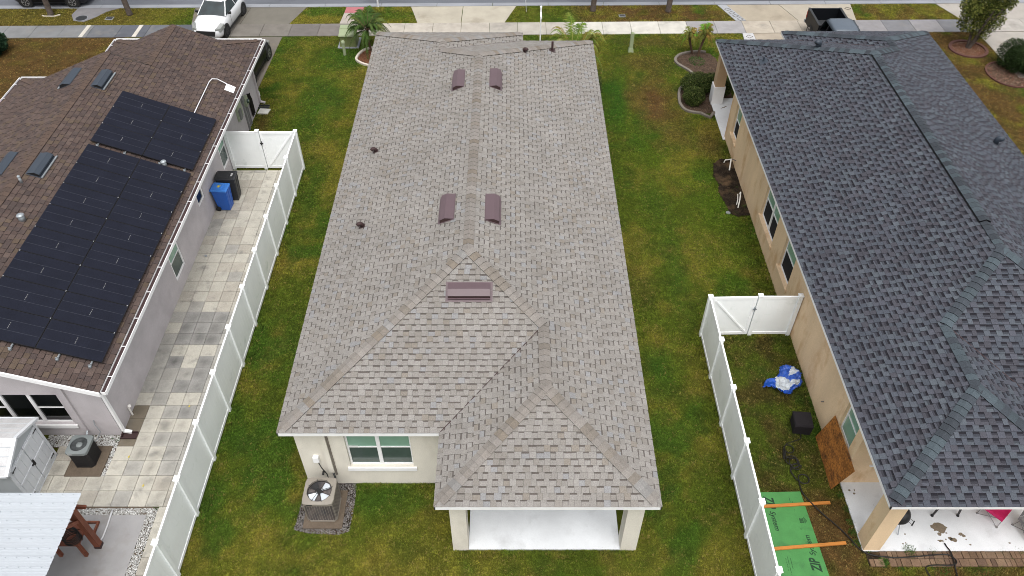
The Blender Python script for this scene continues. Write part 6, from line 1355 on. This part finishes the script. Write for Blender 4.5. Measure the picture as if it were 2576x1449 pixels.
def car(name, label, x, y, rz, sc, paint, hatch=True, sunroof=False, rim=None, dims=None):
    """front points to local -Y; length 4.1"""
    e = empty(name, (x,y,.02), label, 'car', rz=rz); e.scale = (sc,sc,sc); RIM[0] = rim or M['alloy']
    W_ = .87
    def sec(w_, zt, zs, zb): return [(0,zt),(w_*.45,zt-.01),(w_*.80,zt-.05),(w_*.95,zs),(w_,(zs+zb)/2+.05),(w_*.985,zb+.12),(w_*.9,zb)]
    b = MB(); loft(b, [(-2.02,sec(W_*.62,.56,.48,.30)),(-1.98,sec(W_*.78,.66,.56,.22)),(-1.80,sec(W_*.92,.76,.68,.20)),(-1.45,sec(W_*1.0,.87,.78,.20)),(-.95,sec(W_*1.0,.98,.86,.20)),(-.55,sec(W_*.985,1.0,.92,.20)),(.4,sec(W_*.985,1.0,.95,.20)),(1.2,sec(W_*1.0,1.02,.98,.20)),(1.75,sec(W_*.95,1.02,.97,.24)),(2.0,sec(W_*.80,.92,.85,.32)),(2.06,sec(W_*.7,.85,.7,.4))])
    bd_ = b.build('body', paint, e, local=True, smooth=True)
    # cabin: pillars and roof in paint, glass between
    rw, bw = .58, .80; zr_ = 1.46; zb_ = .97
    yA, yB, yC, yD = -.92, -.15, 1.25, 1.85 if hatch else 1.75
    def q(x_, y_, z_): return (x_,y_,z_)
    b = MB(); b.add([(-bw*.93,yA,zb_),(bw*.93,yA,zb_),(rw,yB,zr_-.03),(-rw,yB,zr_-.03)],[(0,1,2,3)]); b.build('windscreen', M['carglass'], e, local=True)
    for sg in (-1,1):
        b = MB(); b.add([(sg*bw,yA+.12,zb_),(sg*bw*1.02,.5,zb_),(sg*rw*1.04,.5,zr_-.07),(sg*rw*1.02,yB+.05,zr_-.06)],[(0,1,2,3)]); b.add([(sg*bw*1.02,.56,zb_),(sg*bw*.98,yC+.2,zb_+.03),(sg*rw,yC-.1,zr_-.09),(sg*rw*1.04,.56,zr_-.07)],[(0,1,2,3)]); b.build('side_window', M['carglass'], e, local=True)
    b = MB(); b.add([(-bw*.86,yD,zb_+.05),(bw*.86,yD,zb_+.05),(rw*.95,yC,zr_-.05),(-rw*.95,yC,zr_-.05)],[(0,1,2,3)]); b.build('rear_window', M['carglass'], e, local=True)
    b = MB(); loft(b, [(yB-.03,[(0,zr_-.02),(rw*.6,zr_-.03),(rw*.98,zr_-.06),(rw*1.0,zr_-.09)]),(yB+.25,[(0,zr_+.03),(rw*.6,zr_+.025),(rw*1.0,zr_-.02),(rw*1.05,zr_-.07)]),(.6,[(0,zr_+.05),(rw*.6,zr_+.045),(rw*1.02,zr_-.01),(rw*1.07,zr_-.07)]),(yC+.05,[(0,zr_+.0),(rw*.6,zr_-.01),(rw*.98,zr_-.05),(rw*1.03,zr_-.1)])]); rf = b.build('car_roof', paint, e, local=True, smooth=True)
    if sunroof: b = MB(); b.add([(-.36,-.02,zr_+.045),(.36,-.02,zr_+.045),(.36,.55,zr_+.062),(-.36,.55,zr_+.062)],[(0,1,2,3)]); b.build('sunroof', M['carglass'], rf, local=True)
    b = MB()
    for sg in (-1,1):
        b.bar((sg*bw*.96,yA+.03,zb_-.02),(sg*rw*1.01,yB,zr_-.05),.06,.04); b.bar((sg*bw*1.0,.53,zb_),(sg*rw*1.05,.53,zr_-.07),.06,.03); b.bar((sg*bw*.93,yD-.05,zb_),(sg*rw*1.0,yC,zr_-.07),.14,.05)
    b.build('pillar', paint, e, local=True)
    b = MB(); b.hexa([(-.46,-2.06,.34),(.46,-2.06,.34),(.46,-1.9,.34),(-.46,-1.9,.34)],[(-.52,-2.05,.60),(.52,-2.05,.60),(.52,-1.9,.60),(-.52,-1.9,.60)]); b.build('grille', M['black'], e, local=True)
    for sg in (-1,1):
        b = MB(); b.hexa([(sg*.52,-2.0,.54),(sg*.80,-1.88,.54),(sg*.885,-1.5,.60),(sg*.60,-1.6,.58)],[(sg*.52,-1.97,.70),(sg*.78,-1.86,.70),(sg*.885,-1.46,.815),(sg*.70,-1.52,.855)]); b.build('headlight', M['lamp'], e, local=True)
        b = MB(); b.hexa([(sg*.55,-1.97,.28),(sg*.72,-1.86,.28),(sg*.66,-1.76,.28),(sg*.5,-1.88,.28)],[(sg*.55,-1.985,.38),(sg*.74,-1.86,.38),(sg*.66,-1.76,.38),(sg*.5,-1.88,.38)]); b.build('fog_lamp', M['black'], e, local=True)
        b = MB(); b.hexa([(sg*.86,-.68,.96),(sg*1.0,-.66,.97),(sg*1.0,-.56,.97),(sg*.86,-.58,.96)],[(sg*.86,-.69,1.06),(sg*1.0,-.67,1.08),(sg*1.0,-.56,1.08),(sg*.86,-.58,1.06)]); b.build('mirror', M['black'], e, local=True)
        b = MB(); b.box(min(sg*.6,sg*.82),max(sg*.6,sg*.82),1.92,2.03,.72,.86); b.build('tail_light', M['redlamp'], e, local=True)
        for yy in (-1.28,1.29):
            n = 14; b = MB(T=lambda p, sg=sg, yy=yy: (sg*(.855+p[2]), yy+p[0], .33+p[1])); b.lathe([(.001,.018),(.385,.018),(.385,-.1)],(0,0,0),20); b.build('wheel_arch', M['black'], e, local=True); wheel(e, sg*.775, yy, .325, .21, sg)
    b = MB()
    for sg in (-1,1): b.box(min(sg*.85,sg*.885),max(sg*.85,sg*.885),-.86,.86,.22,.27); b.box(min(sg*.868,sg*.875),max(sg*.868,sg*.875),-.5,-.494,.3,.9) 
    b.build('side_sill', M['black'] if paint is M['carw'] else paint, e, local=True)
    return e
car('parked_car', 'white hatchback with dark glass parked across the sidewalk of the left driveway', -15.02, 38.55, R(-6), .93, M['carw'], sunroof=True, rim=M['cover'])
car('parked_car', 'black car beside the grey garage wall, mostly hidden by the roof', -12.65, 33.85, R(180-4), .95, M['carb'], rim=M['alloy'])
car('parked_car', 'dark suv parked at the far kerb in the top left corner', -24.65, 41.25, R(90), .97, M['carb'], rim=M['alloy'])
# pickup: cab towards the garage, bed towards the street
TK = empty('pickup_truck', (15.78,36.4,.02), 'black pickup truck with open bed parked behind the slate roof', 'truck')
b = MB(); W_ = .82; zl = 1.18; yb0, yb1 = -.35, 1.45
b.box(-W_,W_,yb0,yb1,.45,.56); b.box(-W_,-W_+.09,yb0,yb1,.56,zl); b.box(W_-.09,W_,yb0,yb1,.56,zl); b.box(-W_+.09,W_-.09,yb0,yb0+.06,.56,zl); b.build('bed', M['truckp'], TK, local=True)
b = MB(); b.box(-W_,W_,yb1,yb1+.07,.52,zl); b.build('tailgate', M['truckp'], TK, local=True)
b = MB(); b.box(-W_+.092,W_-.092,yb0+.062,yb1-.002,.561,.575); b.box(-W_-.01,-W_+.10,yb0,yb1+.08,zl,zl+.02); b.box(W_-.10,W_+.01,yb0,yb1+.08,zl,zl+.02); b.build('bed_rail', M['cover'], TK, local=True)
def tsec(w_, zt, zb): return [(0,zt),(w_*.7,zt-.01),(w_*.95,zt-.07),(w_,zt-.2),(w_,zb+.1),(w_*.95,zb)]
b = MB(); loft(b, [(-3.6,tsec(W_*.9,.95,.35)),(-3.45,tsec(W_*.97,1.05,.35)),(-2.2,tsec(W_,1.12,.35)),(-.4,tsec(W_,1.15,.35))]); b.build('body', M['truckp'], TK, local=True, smooth=True)
b = MB(); loft(b, [(-2.3,[(0,1.14),(.62,1.13),(.78,1.10)]),(-1.75,[(0,1.66),(.50,1.65),(.64,1.56)]),(-.65,[(0,1.68),(.50,1.67),(.66,1.58)]),(-.42,[(0,1.16),(.64,1.15),(.8,1.12)])]); b.build('cab', M['carglass'], TK, local=True)
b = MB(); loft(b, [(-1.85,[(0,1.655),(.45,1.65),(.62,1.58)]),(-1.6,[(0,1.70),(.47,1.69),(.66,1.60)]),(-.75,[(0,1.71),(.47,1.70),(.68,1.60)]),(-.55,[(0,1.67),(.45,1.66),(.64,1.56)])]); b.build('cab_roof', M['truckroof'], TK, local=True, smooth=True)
for sg in (-1,1):
    b = MB(); b.bar((sg*.80,-2.2,1.1),(sg*.64,-1.75,1.6),.06,.05); b.bar((sg*.80,-1.2,1.1),(sg*.67,-1.2,1.6),.06,.05); b.bar((sg*.80,-.5,1.1),(sg*.66,-.62,1.58),.1,.05); b.build('pillar', M['truckp'], TK, local=True)
    b = MB(); b.box(min(sg*.76,sg*.835),max(sg*.76,sg*.835),yb1+.0,yb1+.078,.72,1.05); b.build('tail_light', M['redlamp'], TK, local=True)
    b = MB(); b.box(min(sg*.84,sg*1.0),max(sg*.84,sg*1.0),-2.05,-1.95,1.05,1.25); b.build('mirror', M['truckp'], TK, local=True)
    for yy in (.62,-2.85): RIM[0] = M['alloy']; wheel(TK, sg*.74, yy, .36, .24, sg)
b = MB(); b.box(-.84,.84,yb1+.07,yb1+.2,.42,.55); b.build('bumper', M['galv'], TK, local=True)
# fallen leaves on the paver path, weeds between the bricks
b = MB()
for (x,y) in ((-10.92,12.43),(-10.2,11.5),(-9.7,14.2)): b.add([(x-.03,y,.045),(x,y+.05,.05),(x+.025,y+.01,.046),(x,y-.05,.05)],[(0,1,2,3)])
tag(b.build('fallen_leaves', M['yellow']), kind='stuff')
def weeds(pts, seed, name, cols):
    rs = np.random.RandomState(seed); Vs = []; 
    for (x,y,r_,n,h) in pts:
        a = rs.uniform(0,6.28,n); rr_ = r_*rs.rand(n)**.6; px = x+rr_*np.cos(a); py = y+rr_*np.sin(a); a2 = rs.uniform(0,6.28,n); l_ = rs.uniform(.3,1,n)*h; w_ = .007
        Vs.append(np.stack([np.stack([px-w_*np.sin(a2),py+w_*np.cos(a2),np.full(n,.01)],1),np.stack([px+w_*np.sin(a2),py-w_*np.cos(a2),np.full(n,.01)],1),np.stack([px+np.cos(a2)*l_*.8,py+np.sin(a2)*l_*.8,.03+l_*.7],1)],1))
    V = np.concatenate(Vs).reshape(-1,3); k = len(V)//3; T = np.repeat((np.array(cols)[rs.randint(0,len(cols),k)]*rs.uniform(.7,1.4,(k,1)))[:,None],3,1).reshape(-1,3)
    tag(np_mesh(name, V, np.arange(len(V)).reshape(-1,3), M['grass'], T), kind='stuff')
wp = [(9.58,9.27,.13,420,.10),(10.35,9.58,.15,420,.12),(11.5,9.6,.12,160,.06),(13.2,9.6,.14,160,.07),(9.30,9.62,.1,80,.05),(10.35,9.42,.08,120,.07),(10.95,9.6,.1,160,.08),(12.75,9.57,.1,120,.06),(12.95,9.37,.06,70,.06),(9.7,9.6,.08,80,.05),(10.0,9.6,.08,60,.05),(11.8,9.59,.12,100,.05),(9.08,10.8,.10,120,.07),(9.05,10.4,.1,160,.09),(9.06,10.1,.12,200,.09),(9.04,9.8,.12,160,.08),(10.0,9.12,.1,60,.05),(9.02,11.2,.1,140,.08),(11.0,9.08,.3,260,.06),(12.0,9.05,.3,200,.06)]
wp += [(-9.62,10.83,.07,60,.05),(-11.45,13.0,.06,60,.05),(-11.62,13.05,.05,40,.04)]
wp += [(8.9,25.4,.12,60,.05),(8.7,24.6,.15,60,.05),(9.0,23.7,.1,60,.06),(8.6,23.3,.15,80,.05),(8.95,24.9,.1,50,.05),(8.35,25.1,.08,60,.05)]
for k in range(46):
    i_, j_ = rnd.randint(0,5), rnd.randint(-4,24)
    if rnd.random() < .5: wp.append((cx0+i_*pc, y0_+j_*rp+rnd.uniform(0,rp), .022, 16, .02))
    else: wp.append((cx0+i_*pc+rnd.uniform(0,pc), y0_+j_*rp, .022, 14, .02))
weeds(wp, 9, 'weeds', [(.04,.10,.015),(.03,.07,.012),(.07,.12,.02)])
# fallen twigs and litter on the lawns
S.cycles.filter_width = 0.95
S.cycles.use_denoising = True
S.cycles.max_bounces = 5; S.cycles.diffuse_bounces = 3; S.cycles.glossy_bounces = 3
